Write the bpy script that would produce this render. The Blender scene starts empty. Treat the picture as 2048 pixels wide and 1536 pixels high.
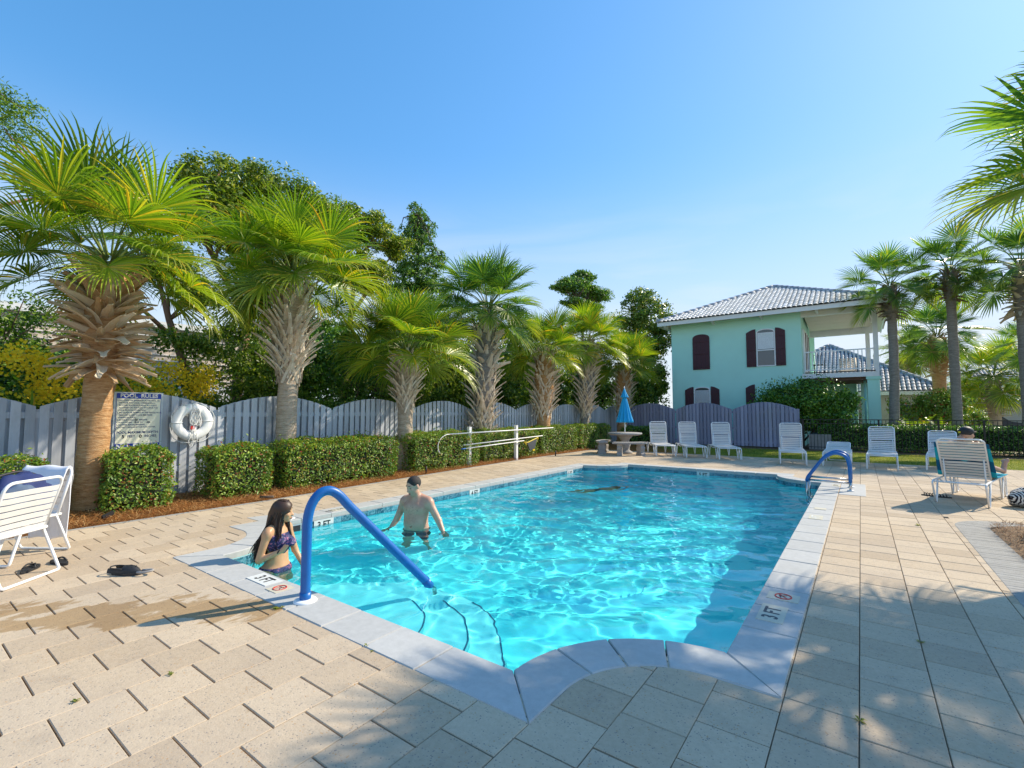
import bpy, math, random
import numpy as np
from mathutils import Vector, Matrix, Euler
random.seed(7)
S = bpy.context.scene
COL = S.collection
R = math.radians

# ------------------------------------------------------------------ camera, sky, sun
cam = bpy.data.cameras.new('camera')
cam.sensor_width = 36; cam.lens = 950 / 2048 * 36; cam.clip_start = 0.05; cam.clip_end = 3000
co = bpy.data.objects.new('camera', cam); COL.objects.link(co)
co.location = (0, 0, 1.48); co.rotation_euler = (R(93.434), 0, R(36.22))
S.camera = co
SUN_AZ, SUN_EL = 30.0, 37.0      # azimuth from +Y towards +X
W = bpy.data.worlds.new('World'); S.world = W; W.use_nodes = True
wt = W.node_tree; bg = wt.nodes['Background']
sky = wt.nodes.new('ShaderNodeTexSky'); sky.sky_type = 'NISHITA'; sky.sun_disc = False
sky.sun_elevation = R(SUN_EL); sky.sun_rotation = R(SUN_AZ)
sky.altitude = 0; sky.air_density = 1.0; sky.dust_density = 0.45; sky.ozone_density = 2.2
tc = wt.nodes.new('ShaderNodeTexCoord')
hs = wt.nodes.new('ShaderNodeHueSaturation'); hs.inputs['Saturation'].default_value = 1.28; hs.inputs['Value'].default_value = 1.0
wt.links.new(sky.outputs[0], hs.inputs['Color'])
# thin cirrus: stretched noise whitening the sky low above the horizon
mp = wt.nodes.new('ShaderNodeMapping'); mp.inputs['Scale'].default_value = (1.6, 1.6, 9)
wt.links.new(tc.outputs['Generated'], mp.inputs[0])
nz = wt.nodes.new('ShaderNodeTexNoise'); nz.inputs['Scale'].default_value = 1.6; nz.inputs['Detail'].default_value = 8; nz.inputs['Distortion'].default_value = .6
wt.links.new(mp.outputs[0], nz.inputs['Vector'])
sp = wt.nodes.new('ShaderNodeSeparateXYZ'); wt.links.new(tc.outputs['Generated'], sp.inputs[0])
band = wt.nodes.new('ShaderNodeMapRange'); band.inputs[1].default_value = .42; band.inputs[2].default_value = .12; band.inputs[3].default_value = 0; band.inputs[4].default_value = 1
wt.links.new(sp.outputs[2], band.inputs[0])
cr = wt.nodes.new('ShaderNodeMapRange'); cr.inputs[1].default_value = .42; cr.inputs[2].default_value = .72; cr.inputs[3].default_value = 0; cr.inputs[4].default_value = .75
wt.links.new(nz.outputs[0], cr.inputs[0])
mu = wt.nodes.new('ShaderNodeMath'); mu.operation = 'MULTIPLY'; wt.links.new(band.outputs[0], mu.inputs[0]); wt.links.new(cr.outputs[0], mu.inputs[1])
mx = wt.nodes.new('ShaderNodeMixRGB'); mx.inputs[2].default_value = (2.35, 2.42, 2.5, 1)
# soft shoulder so that the glow round the sun keeps its blue
m1 = wt.nodes.new('ShaderNodeMixRGB'); m1.blend_type = 'MULTIPLY'; m1.inputs[0].default_value = 1; m1.inputs[2].default_value = (.48, .32, .15, 1); wt.links.new(hs.outputs[0], m1.inputs[1])
m2 = wt.nodes.new('ShaderNodeMixRGB'); m2.blend_type = 'ADD'; m2.inputs[0].default_value = 1; m2.inputs[2].default_value = (1, 1, 1, 1); wt.links.new(m1.outputs[0], m2.inputs[1])
m3 = wt.nodes.new('ShaderNodeMixRGB'); m3.blend_type = 'DIVIDE'; m3.inputs[0].default_value = 1; wt.links.new(hs.outputs[0], m3.inputs[1]); wt.links.new(m2.outputs[0], m3.inputs[2])
m4 = wt.nodes.new('ShaderNodeMixRGB'); m4.blend_type = 'MULTIPLY'; m4.inputs[0].default_value = 1; m4.inputs[2].default_value = (.93, 1.10, 1.02, 1); wt.links.new(m3.outputs[0], m4.inputs[1])
hz = wt.nodes.new('ShaderNodeMapRange'); hz.interpolation_type = 'SMOOTHSTEP'; hz.inputs[1].default_value = .50; hz.inputs[2].default_value = -.02; hz.inputs[3].default_value = 0; hz.inputs[4].default_value = .92
wt.links.new(sp.outputs[2], hz.inputs[0])
m5 = wt.nodes.new('ShaderNodeMixRGB'); m5.inputs[2].default_value = (2.0, 2.22, 2.36, 1); wt.links.new(hz.outputs[0], m5.inputs[0]); wt.links.new(m4.outputs[0], m5.inputs[1])
wt.links.new(mu.outputs[0], mx.inputs[0]); wt.links.new(m5.outputs[0], mx.inputs[1]); wt.links.new(mx.outputs[0], bg.inputs[0])
bg.inputs[1].default_value = 0.15
sl = bpy.data.lights.new('sun', 'SUN'); sl.energy = 2.3; sl.angle = R(.53); sl.color = (1, .89, .71)
so = bpy.data.objects.new('sun', sl); COL.objects.link(so)
so.rotation_euler = Vector((math.sin(R(SUN_AZ)) * math.cos(R(SUN_EL)), math.cos(R(SUN_AZ)) * math.cos(R(SUN_EL)), math.sin(R(SUN_EL)))).to_track_quat('Z', 'Y').to_euler()
so.location = (20, 30, 30)
sl.cycles.is_caustics_light = True
S.view_settings.view_transform = 'Standard'; S.view_settings.look = 'None'; S.view_settings.gamma = 1; S.view_settings.use_curve_mapping = False
S.view_settings.exposure = 1.42
S.cycles.max_bounces = 10; S.cycles.transparent_max_bounces = 12; S.cycles.use_denoising = True
S.cycles.sample_clamp_indirect = 8

# ------------------------------------------------------------------ helpers
def tag(o, label=None, cat=None, group=None, kind=None):
    if label: o['label'] = label
    if cat: o['category'] = cat
    if group: o['group'] = group
    if kind: o['kind'] = kind
    return o

def thing(name, label, cat, loc=(0, 0, 0), rz=0.0, group=None):
    o = bpy.data.objects.new(name, None); COL.objects.link(o)
    o.location = loc; o.rotation_euler = (0, 0, rz); o.empty_display_size = .2
    return tag(o, label, cat, group)

def place(name, me, parent=None, loc=(0, 0, 0), rot=(0, 0, 0), scale=(1, 1, 1)):
    o = bpy.data.objects.new(name, me); COL.objects.link(o)
    o.parent = parent; o.location = loc; o.rotation_euler = rot
    o.scale = scale if hasattr(scale, '__len__') else (scale,) * 3
    return o

def rotm(rx=0, ry=0, rz=0): return Euler((rx, ry, rz)).to_matrix()

class MB:
    def __init__(s): s.v = []; s.f = []; s.m = []; s.s = []
    def add(s, vs, fs, mi=0, sm=False):
        b = len(s.v); s.v += [tuple(p) for p in vs]
        for f in fs: s.f.append(tuple(b + i for i in f)); s.m.append(mi); s.s.append(sm)
        return s
    def box(s, c, sz, m=None, mi=0):
        x, y, z = sz[0] / 2, sz[1] / 2, sz[2] / 2
        vs = [Vector(p) for p in ((-x, -y, -z), (x, -y, -z), (x, y, -z), (-x, y, -z), (-x, -y, z), (x, -y, z), (x, y, z), (-x, y, z))]
        if m: vs = [m @ p for p in vs]
        c = Vector(c)
        return s.add([c + p for p in vs], ((0, 3, 2, 1), (4, 5, 6, 7), (0, 1, 5, 4), (1, 2, 6, 5), (2, 3, 7, 6), (3, 0, 4, 7)), mi)
    def tube(s, pts, r, n=8, mi=0, cap=True, closed=False):
        P = [Vector(p) for p in pts]; k = len(P)
        rr = r if hasattr(r, '__len__') else [r] * k
        T = []
        for i in range(k):
            a = P[(i - 1) % k] if (closed or i > 0) else P[0]; b = P[(i + 1) % k] if (closed or i < k - 1) else P[-1]
            T.append((b - a).normalized())
        u = T[0].orthogonal().normalized(); vs = []
        for i in range(k):
            u = (u - T[i] * u.dot(T[i]))
            u = u.normalized() if u.length > 1e-6 else T[i].orthogonal().normalized()
            w = T[i].cross(u)
            for j in range(n):
                a = 2 * math.pi * j / n
                vs.append(P[i] + (u * math.cos(a) + w * math.sin(a)) * rr[i])
        fs = []
        for i in range(k if closed else k - 1):
            i2 = (i + 1) % k
            for j in range(n):
                fs.append((i * n + j, i * n + (j + 1) % n, i2 * n + (j + 1) % n, i2 * n + j))
        if cap and not closed: fs.append(tuple(range(n - 1, -1, -1))); fs.append(tuple((k - 1) * n + j for j in range(n)))
        return s.add(vs, fs, mi, True)
    def lathe(s, prof, c=(0, 0, 0), n=24, mi=0, sm=True, wob=None):
        vs = []; k = len(prof)
        for i, (r, z) in enumerate(prof):
            for j in range(n):
                a = 2 * math.pi * j / n; q = r * (wob(a, i) if wob else 1)
                vs.append((c[0] + q * math.cos(a), c[1] + q * math.sin(a), c[2] + z))
        fs = [(i * n + j, i * n + (j + 1) % n, (i + 1) * n + (j + 1) % n, (i + 1) * n + j) for i in range(k - 1) for j in range(n)]
        s.add(vs, fs, mi, sm)
        b = len(s.v) - len(vs)
        for ring, fl in ((0, True), (k - 1, False)):
            if prof[ring][0] > 1e-4:
                q = [b + ring * n + j for j in range(n)]
                if fl: q = q[::-1]
                s.f.append(tuple(q)); s.m.append(mi); s.s.append(False)
        return s
    def prism(s, poly, z0, z1, mi=0, axis='z', inset=0.0):
        """extruded polygon; axis z: poly is xy; axis y: poly is xz extruded along y from z0 to z1; axis x: poly is yz"""
        n = len(poly)
        f = {'z': lambda p, t: (p[0], p[1], t), 'y': lambda p, t: (p[0], t, p[1]), 'x': lambda p, t: (t, p[0], p[1])}[axis]
        vs = [f(p, z0) for p in poly] + [f(p, z1) for p in poly]
        fs = [tuple(range(n))[::-1], tuple(range(n, 2 * n))] + [(i, (i + 1) % n, n + (i + 1) % n, n + i) for i in range(n)]
        return s.add(vs, fs, mi)
    def mesh(s, name, mats):
        me = bpy.data.meshes.new(name); me.from_pydata(s.v, [], s.f)
        for m in (mats if isinstance(mats, (list, tuple)) else [mats]): me.materials.append(m)
        me.polygons.foreach_set('material_index', s.m); me.polygons.foreach_set('use_smooth', s.s); me.update()
        return me
    def obj(s, name, mats, parent=None, loc=(0, 0, 0), rot=(0, 0, 0)):
        return place(name, s.mesh(name, mats), parent, loc, rot)

def npmesh(name, V, F, mat, smooth=False, F3=False):
    V = np.asarray(V, np.float32); F = np.asarray(F, np.int32); k = F.shape[1]
    me = bpy.data.meshes.new(name); me.vertices.add(len(V)); me.vertices.foreach_set('co', V.ravel())
    me.loops.add(F.size); me.loops.foreach_set('vertex_index', F.ravel())
    me.polygons.add(len(F)); me.polygons.foreach_set('loop_start', np.arange(0, F.size, k, dtype=np.int32))
    if smooth: me.polygons.foreach_set('use_smooth', np.ones(len(F), bool))
    me.update(calc_edges=True)
    for m in (mat if isinstance(mat, (list, tuple)) else [mat]): me.materials.append(m)
    return me

# ------------------------------------------------------------------ materials
class NT:
    def __init__(s, name):
        s.mat = bpy.data.materials.new(name); s.mat.use_nodes = True; s.t = s.mat.node_tree
        s.bs = s.t.nodes['Principled BSDF']; s.out = s.t.nodes['Material Output']
        s.pos = None
    def n(s, t, **kw):
        x = s.t.nodes.new(t)
        for k, v in kw.items(): setattr(x, k, v)
        return x
    def L(s, a, b): s.t.links.new(a, b)
    def P(s):
        if s.pos is None: s.pos = s.n('ShaderNodeNewGeometry')
        return s.pos.outputs['Position']
    def obj(s): return s.n('ShaderNodeTexCoord').outputs['Object']
    def noise(s, scale, vec=None, detail=4, rough=.55, dist=0, stretch=None):
        v = vec or s.P()
        if stretch:
            m = s.n('ShaderNodeMapping'); m.inputs['Scale'].default_value = stretch; s.L(v, m.inputs[0]); v = m.outputs[0]
        x = s.n('ShaderNodeTexNoise'); x.inputs['Scale'].default_value = scale; x.inputs['Detail'].default_value = detail
        x.inputs['Roughness'].default_value = rough; x.inputs['Distortion'].default_value = dist; s.L(v, x.inputs['Vector'])
        return x.outputs[0]
    def vor(s, scale, vec=None, out='Distance', feature='F1'):
        x = s.n('ShaderNodeTexVoronoi'); x.feature = feature; x.inputs['Scale'].default_value = scale; s.L(vec or s.P(), x.inputs['Vector'])
        return x.outputs[out]
    def ramp(s, f, stops):
        r = s.n('ShaderNodeValToRGB'); s.L(f, r.inputs[0]); e = r.color_ramp.elements
        while len(e) < len(stops): e.new(.5)
        for q, (p, c) in zip(e, stops): q.position = p; q.color = (*c, 1) if len(c) == 3 else c
        return r.outputs[0]
    def rng(s, f, a, b, c=0, d=1):
        r = s.n('ShaderNodeMapRange'); s.L(f, r.inputs[0])
        for i, v in enumerate((a, b, c, d)): r.inputs[i + 1].default_value = v
        return r.outputs[0]
    def mix(s, f, a, b, mode='MIX'):
        m = s.n('ShaderNodeMixRGB', blend_type=mode)
        for i, v in enumerate((f, a, b)):
            if isinstance(v, (int, float)): m.inputs[i].default_value = v if i == 0 else (v, v, v, 1)
            elif isinstance(v, tuple): m.inputs[i].default_value = (*v, 1)
            else: s.L(v, m.inputs[i])
        return m.outputs[0]
    def math(s, op, a, b=0.0):
        m = s.n('ShaderNodeMath', operation=op)
        for i, v in enumerate((a, b)):
            if isinstance(v, (int, float)): m.inputs[i].default_value = v
            else: s.L(v, m.inputs[i])
        return m.outputs[0]
    def sep(s, v):
        x = s.n('ShaderNodeSeparateXYZ'); s.L(v, x.inputs[0]); return x.outputs
    def rnd(s):
        a = s.n('ShaderNodeNewGeometry').outputs['Random Per Island']; b = s.n('ShaderNodeObjectInfo').outputs['Random']
        return s.math('FRACT', s.math('ADD', a, b))
    def bump(s, h, strength=.3, dist=.01):
        b = s.n('ShaderNodeBump'); b.inputs['Strength'].default_value = strength; b.inputs['Distance'].default_value = dist
        s.L(h, b.inputs['Height']); s.L(b.outputs[0], s.bs.inputs['Normal'])
    def base(s, c):
        if isinstance(c, tuple): s.bs.inputs['Base Color'].default_value = (*c, 1)
        else: s.L(c, s.bs.inputs['Base Color'])
        return s
    def set(s, rough=.5, spec=.5, metal=0.0, **kw):
        s.bs.inputs['Roughness'].default_value = rough; s.bs.inputs['Specular IOR Level'].default_value = spec; s.bs.inputs['Metallic'].default_value = metal
        return s

def simple(name, c, rough=.5, var=.12, scale=6, metal=0, spec=.5, bump=0, bscale=60):
    m = NT(name); n = m.noise(scale, m.obj(), 5)
    c1 = tuple(x * (1 - var) for x in c); c2 = tuple(min(1, x * (1 + var)) for x in c)
    m.base(m.mix(n, c1, c2)).set(rough, spec, metal)
    if bump: m.bump(m.noise(bscale, m.obj(), 4), bump, .004)
    return m.mat

def leafmat(name, stops, trans=.35, rough=.42, tcol=None, spec=.5, vary=None):
    m = NT(name); r = m.rnd(); c = m.ramp(r, stops)
    pn = m.noise(.9 if vary is None else vary, None, 2)
    c = m.mix(1.0, c, m.ramp(pn, [(.3, (.72, .78, .8)), (.7, (1.2, 1.12, .95))]), 'MULTIPLY')
    m.base(c).set(rough, spec)
    t = m.n('ShaderNodeBsdfTranslucent'); m.L(m.mix(1.0, c, tcol or (1.5, 1.6, .7), 'MULTIPLY'), t.inputs[0])
    mx = m.n('ShaderNodeMixShader'); mx.inputs[0].default_value = trans
    m.L(m.bs.outputs[0], mx.inputs[1]); m.L(t.outputs[0], mx.inputs[2]); m.L(mx.outputs[0], m.out.inputs[0])
    return m.mat

M = {}
# concrete pavers, exposed aggregate
m = NT('paver'); r = m.rnd()
big = m.noise(.7, None, 3); fine = m.noise(30, None, 6, .78); sp1 = m.vor(62); sp2 = m.vor(60, None, 'Color')
c = m.ramp(fine, [(.3, (.43, .32, .21)), (.5, (.58, .45, .305)), (.72, (.70, .565, .405))])
c = m.mix(.55, c, m.ramp(r, [(0, (.42, .31, .20)), (.5, (.58, .45, .305)), (1, (.68, .545, .385))]))
c = m.mix(m.rng(big, .35, .7, 0, .45), c, (.40, .33, .26)); c = m.mix(m.rng(m.noise(4.5, None, 5, .65), .52, .78, 0, .45), c, (.33, .27, .21))
dark = m.math('MULTIPLY', m.rng(sp1, .16, .27, 1, 0), m.rng(m.noise(19, None, 4, .7), .44, .56, 0, 1))
c = m.mix(m.math('MULTIPLY', dark, .85), c, (.17, .16, .165))
org = m.math('MULTIPLY', m.rng(m.vor(48), .16, .22, 1, 0), m.rng(m.noise(9, None, 2), .52, .6, 0, .7))
c = m.mix(org, c, (.47, .25, .10))
# damp patches running across the deck from the steps
px, py, pz = m.sep(m.P())
u = m.math('ADD', m.math('MULTIPLY', m.math('ADD', px, 3.9), -.72), m.math('MULTIPLY', m.math('ADD', py, -1.75), -.69))
v = m.math('ADD', m.math('MULTIPLY', m.math('ADD', px, 3.9), -.69), m.math('MULTIPLY', m.math('ADD', py, -1.75), .72))
uu = m.math('MULTIPLY', m.rng(u, -.7, -.2, 0, 1), m.rng(u, 1.9, 2.6, 1, 0))
vv = m.rng(m.math('ABSOLUTE', v), .12, .55, 1, 0)
wm = m.noise(3.6, None, 6, .62, .7, (1.5, .6, 1))
wet = m.rng(m.math('ADD', m.math('MULTIPLY', m.math('MULTIPLY', uu, vv), .30), wm), .70, .75, 0, 1)
c = m.mix(m.math('MULTIPLY', wet, .8), c, m.mix(1.0, c, (.62, .50, .33), 'MULTIPLY'))
m.base(c).set(.85, .25)
hh = m.math('ADD', m.math('MULTIPLY', m.noise(120, None, 3), 1.0), m.math('MULTIPLY', sp1, .5))
m.bump(hh, .35, .004); M['paver'] = m.mat
# pale precast coping
m = NT('coping'); r = m.rnd()
c = m.ramp(m.noise(16, None, 6, .7), [(.3, (.42, .415, .39)), (.7, (.56, .55, .52))])
c = m.mix(.4, c, m.ramp(r, [(0, (.44, .435, .41)), (1, (.56, .55, .52))]))
c = m.mix(m.rng(m.vor(140), .1, .2, .45, 0), c, (.26, .26, .25))
c = m.mix(m.rng(m.noise(1.3, None, 4), .52, .75, 0, .35), c, (.40, .38, .33))
m.base(c).set(.8, .25); m.bump(m.noise(150, None, 3), .35, .003); M['coping'] = m.mat
M['joint'] = simple('joint_sand', (.13, .105, .075), .95, .3, 30)
M['border'] = simple('grey_border', (.36, .355, .33), .9, .2, 20, bump=.3)
m = NT('bed_border'); c = m.ramp(m.noise(12, None, 6, .7), [(.3, (.30, .28, .25)), (.7, (.44, .42, .38))]); c = m.mix(.4, c, m.ramp(m.rnd(), [(0, (.32, .30, .27)), (1, (.44, .42, .38))]))
m.base(c).set(.9, .2); m.bump(m.noise(90, None, 3), .3, .003); M['bedborder'] = m.mat
# soil and far ground
m = NT('ground'); c = m.ramp(m.noise(.35, None, 6), [(.3, (.16, .16, .08)), (.5, (.30, .27, .17)), (.8, (.42, .37, .26))]); m.base(c).set(.95, .1); M['ground'] = m.mat
m = NT('lawn'); c = m.ramp(m.noise(1.1, None, 6), [(.3, (.12, .16, .02)), (.5, (.20, .22, .025)), (.75, (.33, .28, .05))]); m.base(c).set(.9, .1); m.bump(m.noise(70, None, 3), .6, .02); M['lawn'] = m.mat
M['grassblade'] = leafmat('grass_blade', [(0, (.10, .17, .015)), (.6, (.24, .27, .03)), (1, (.42, .36, .08))], .3, .6)
m = NT('mulch'); c = m.ramp(m.noise(22, None, 8, .75, .8), [(.3, (.10, .035, .012)), (.5, (.26, .105, .03)), (.7, (.42, .20, .06))]); m.base(c).set(.95, .1); m.bump(m.noise(40, None, 6, .7), .9, .03); M['mulch'] = m.mat
m = NT('pine_straw'); c = m.ramp(m.rnd(), [(0, (.16, .055, .018)), (.4, (.36, .15, .045)), (.75, (.52, .25, .075)), (1, (.62, .40, .18))]); m.base(c).set(.75, .2); M['straw'] = m.mat
m = NT('brown_straw'); c = m.ramp(m.rnd(), [(0, (.09, .05, .03)), (.5, (.24, .13, .07)), (1, (.42, .28, .16))]); m.base(c).set(.8, .2); M['bstraw'] = m.mat
# fence paint
def fencemat(name, a, b):
    m = NT(name); g = m.noise(5, None, 5, .6, .2, (14, 14, .7)); c = m.mix(m.rng(g, .3, .7), a, b)
    c = m.mix(.5, c, m.ramp(m.rnd(), [(0, tuple(x * .62 for x in a)), (.5, a), (1, tuple(x * 1.1 for x in b))])); c = m.mix(m.rng(m.noise(2.2, None, 6, .7, 0, (1, 1, .35)), .5, .75, 0, .5), c, (.27, .265, .25)); c = m.mix(m.rng(m.vor(5.5), .03, .05, .7, 0), c, (.12, .10, .09))
    m.base(c).set(.75, .3); m.bump(g, .2, .003); return m.mat
M['fence'] = fencemat('fence_paint', (.50, .53, .58), (.63, .65, .69))
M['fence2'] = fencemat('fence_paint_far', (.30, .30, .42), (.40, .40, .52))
# pool
m = NT('plaster'); c = m.ramp(m.noise(1.2, None, 4), [(.3, (.07, .84, .90)), (.7, (.11, .90, .94))]); m.base(c).set(.7, .2); M['plaster'] = m.mat
m = NT('step_plaster'); m.base(m.mix(m.noise(2), (.16, .86, .92), (.22, .90, .94))).set(.7, .2); M['steps'] = m.mat
m = NT('pool_tile'); tn = m.noise(9, None, 3, .5, 2.2); c = m.ramp(tn, [(.35, (.012, .07, .11)), (.47, (.03, .16, .22)), (.53, (.28, .50, .56)), (.62, (.05, .21, .28))])
c = m.mix(.45, c, m.ramp(m.rnd(), [(0, (.015, .09, .14)), (.5, (.04, .22, .30)), (1, (.12, .36, .44))])); m.base(c).set(.12, .6); M['tile'] = m.mat
M['grout'] = simple('tile_grout', (.42, .50, .52), .8)
M['steptile'] = simple('step_edge_tile', (.015, .14, .26), .3)
m = NT('water'); m.bs.inputs['Transmission Weight'].default_value = 1; m.bs.inputs['Roughness'].default_value = 0; m.bs.inputs['IOR'].default_value = 1.33
m.base((.90, .99, 1.0)); M['water'] = m.mat
# generic
M['white'] = simple('white_enamel', (.86, .86, .85), .35, .05)
m = NT('vinyl_strap'); c = m.ramp(m.rnd(), [(0, (.82, .81, .78)), (1, (.90, .89, .87))]); m.base(c).set(.42, .4)
t = m.n('ShaderNodeBsdfTranslucent'); t.inputs[0].default_value = (.80, .66, .42, 1); mxs = m.n('ShaderNodeMixShader'); mxs.inputs[0].default_value = .22
m.L(m.bs.outputs[0], mxs.inputs[1]); m.L(t.outputs[0], mxs.inputs[2]); m.L(mxs.outputs[0], m.out.inputs[0]); M['strap'] = m.mat
M['blue'] = simple('blue_grip', (.008, .13, .42), .38, .12, 20)
M['steel'] = simple('steel', (.55, .55, .55), .22, .05, 5, metal=1)
M['plaswhite'] = simple('plastic_white', (.88, .88, .87), .4, .06, 9)
M['black'] = simple('black_metal', (.012, .011, .012), .45, .2)
M['rubber'] = simple('black_rubber', (.02, .021, .024), .6, .2, 40)
M['concrete'] = simple('cast_concrete', (.36, .34, .32), .92, .3, 9, bump=.6, bscale=120)
M['canopy'] = simple('umbrella_canvas', (.01, .38, .72), .7, .12, 3)
M['towel'] = simple('white_towel', (.76, .77, .82), .95, .04, 30, bump=.5, bscale=260)
M['navy'] = simple('navy_canvas', (.02, .035, .13), .8, .3, 20, bump=.3)
M['slate'] = simple('slate_canvas', (.09, .13, .20), .8, .3, 20)
m = NT('turquoise_towel'); ox, oy, oz = m.sep(m.obj()); c = m.mix(m.rng(m.math('SINE', m.math('MULTIPLY', oy, 24)), .1, .2), (.02, .36, .47), (.012, .11, .22)); m.base(c).set(.95, .1); m.bump(m.noise(260, m.obj(), 2), .4, .004); M['teal'] = m.mat
m = NT('striped_bag'); ox, oy, oz = m.sep(m.obj()); c = m.mix(m.rng(m.math('SINE', m.math('MULTIPLY', m.math('ADD', ox, m.math('MULTIPLY', m.noise(4, m.obj()), .12)), 190)), -.1, .1), (.70, .69, .66), (.02, .02, .03)); m.base(c).set(.85, .2); M['stripe'] = m.mat
M['skin'] = None
m = NT('skin_man'); c = m.ramp(m.noise(7, m.obj(), 5), [(.3, (.54, .28, .18)), (.7, (.66, .38, .26))]); sx_, sy_, sz_ = m.sep(m.obj())
for q_, k_ in (((.085, .150, 1.325), .4), ((-.085, .150, 1.325), .4)):
    d_ = m.n('ShaderNodeVectorMath', operation='DISTANCE'); m.L(m.obj(), d_.inputs[0]); d_.inputs[1].default_value = q_; c = m.mix(m.rng(d_.outputs['Value'], .008, .019, k_, 0), c, (.30, .12, .08))
c = m.mix(m.math('MULTIPLY', m.rng(m.noise(55, m.obj(), 3), .5, .7, 0, .5), m.math('MULTIPLY', m.rng(m.math('ABSOLUTE', sx_), .03, .12, 1, 0), m.math('MULTIPLY', m.rng(sz_, 1.05, 1.3, .4, 1), m.rng(sz_, 1.36, 1.42, 1, 0)))), c, (.20, .11, .08))
m.base(c).set(.40, .45); m.bump(m.noise(90, m.obj(), 3), .12, .002)
m.bs.inputs['Subsurface Weight'].default_value = .08; m.bs.inputs['Subsurface Radius'].default_value = (.02, .008, .004); M['skinm'] = m.mat
m = NT('skin_woman'); c = m.ramp(m.noise(7, m.obj(), 5), [(.3, (.52, .28, .14)), (.7, (.64, .37, .20))]); m.base(c).set(.42, .45); M['sking'] = m.mat
m = NT('floral_swim'); c = m.ramp(m.noise(26, m.obj(), 4, .6, 1.5), [(.42, (.012, .016, .07)), (.55, (.03, .05, .16)), (.6, (.45, .12, .20)), (.68, (.10, .22, .30)), (.75, (.55, .42, .45))]); m.base(c).set(.6, .4); M['floral'] = m.mat
M['trunks'] = simple('navy_trunks', (.005, .009, .04), .6, .15, 8)
m = NT('dark_hair'); c = m.ramp(m.rnd(), [(0, (.012, .007, .005)), (.7, (.035, .018, .011)), (1, (.085, .042, .024))]); m.base(c).set(.46, .45); M['hair'] = m.mat
M['hairs'] = simple('short_dark_hair', (.035, .026, .022), .75, .6, 70, bump=1.0, bscale=240)
M['eye'] = simple('eye_dark', (.03, .02, .015), .2)
M['lips'] = simple('lips', (.36, .12, .10), .5)
# foliage
M['hedgeleaf'] = leafmat('hedge_leaf', [(0, (.06, .14, .02)), (.35, (.15, .28, .03)), (.7, (.26, .40, .05)), (.90, (.44, .50, .09)), (.95, (.40, .12, .04)), (1, (.36, .05, .04))], .25, .42, spec=.45)
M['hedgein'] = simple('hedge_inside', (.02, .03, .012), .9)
M['shrubleaf'] = leafmat('shrub_leaf', [(0, (.035, .10, .016)), (.5, (.10, .24, .03)), (.85, (.19, .37, .05)), (1, (.36, .50, .06))], .22, .3)
M['darkleaf'] = leafmat('dark_leaf', [(0, (.05, .11, .018)), (.5, (.13, .23, .03)), (.85, (.28, .38, .055)), (1, (.50, .52, .10))], .38, .4)
M['oakleaf'] = leafmat('oak_leaf', [(0, (.06, .12, .015)), (.5, (.17, .26, .026)), (.85, (.34, .41, .045)), (1, (.50, .46, .06))], .35, .4)
M['pineleaf'] = leafmat('pine_needle', [(0, (.04, .12, .015)), (.5, (.12, .24, .02)), (1, (.30, .42, .04))], .35, .5)
M['cedarleaf'] = leafmat('cedar_leaf', [(0, (.04, .12, .025)), (.6, (.12, .25, .04)), (1, (.28, .42, .06))], .3, .5)
M['magleaf'] = leafmat('magnolia_leaf', [(0, (.04, .12, .02)), (.5, (.14, .24, .03)), (.85, (.30, .38, .055)), (1, (.50, .46, .08))], .25, .3)
M['yellow'] = leafmat('yellow_flower', [(0, (.85, .58, .01)), (1, (.95, .80, .03))], .3, .7, (1, 1, .6))
M['orange'] = leafmat('orange_flower', [(0, (.55, .16, .04)), (1, (.62, .32, .05))], .2, .7)
M['bark'] = simple('bark', (.15, .105, .075), .95, .5, 14, bump=.8, bscale=30)
M['redbark'] = simple('red_bark', (.26, .14, .09), .95, .45, 12, bump=.8, bscale=30)
def frondmat(name, stops, tr=.32):
    m = NT(name); c = m.ramp(m.rnd(), stops); ob = m.n('ShaderNodeObjectInfo').outputs['Random']
    c = m.mix(1.0, c, m.ramp(ob, [(0, (.45, .52, .6)), (.5, (.85, .9, .85)), (1, (1.25, 1.15, .95))]), 'MULTIPLY')
    ox, oy, oz = m.sep(m.obj()); tip = m.rng(m.math('ADD', ox, m.math('MULTIPLY', oz, -.35)), 1.1, 2.1, 0, .75)
    c = m.mix(tip, c, (.42, .40, .05)); m.base(c).set(.34, .5)
    t = m.n('ShaderNodeBsdfTranslucent'); m.L(m.mix(1.0, c, (1.7, 1.7, .55), 'MULTIPLY'), t.inputs[0])
    mx = m.n('ShaderNodeMixShader'); mx.inputs[0].default_value = tr
    m.L(m.bs.outputs[0], mx.inputs[1]); m.L(t.outputs[0], mx.inputs[2]); m.L(mx.outputs[0], m.out.inputs[0]); return m.mat
M['frond'] = frondmat('palm_frond', [(0, (.09, .20, .018)), (.4, (.20, .34, .025)), (.82, (.36, .46, .035)), (.93, (.58, .52, .06)), (1, (.64, .38, .04))])
M['frondb'] = frondmat('palm_frond_bluegreen', [(0, (.06, .16, .045)), (.5, (.12, .26, .05)), (.9, (.25, .39, .05)), (1, (.46, .44, .07))], .34)
M['petiole'] = simple('petiole', (.16, .21, .035), .5, .25)
def bootmat(name, a, b, c3):
    m = NT(name); g = m.noise(7, m.obj(), 5, .6, .3, (1, 9, 9)); c = m.ramp(m.math('FRACT', m.math('ADD', m.math('MULTIPLY', g, .7), m.math('MULTIPLY', m.rnd(), .55))), [(0, a), (.45, b), (.9, c3)])
    m.base(c).set(.85, .2); m.bump(g, .5, .006); return m.mat
M['boot1'] = bootmat('frond_boot_tan', (.26, .125, .045), (.56, .36, .19), (.70, .58, .43))
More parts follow.
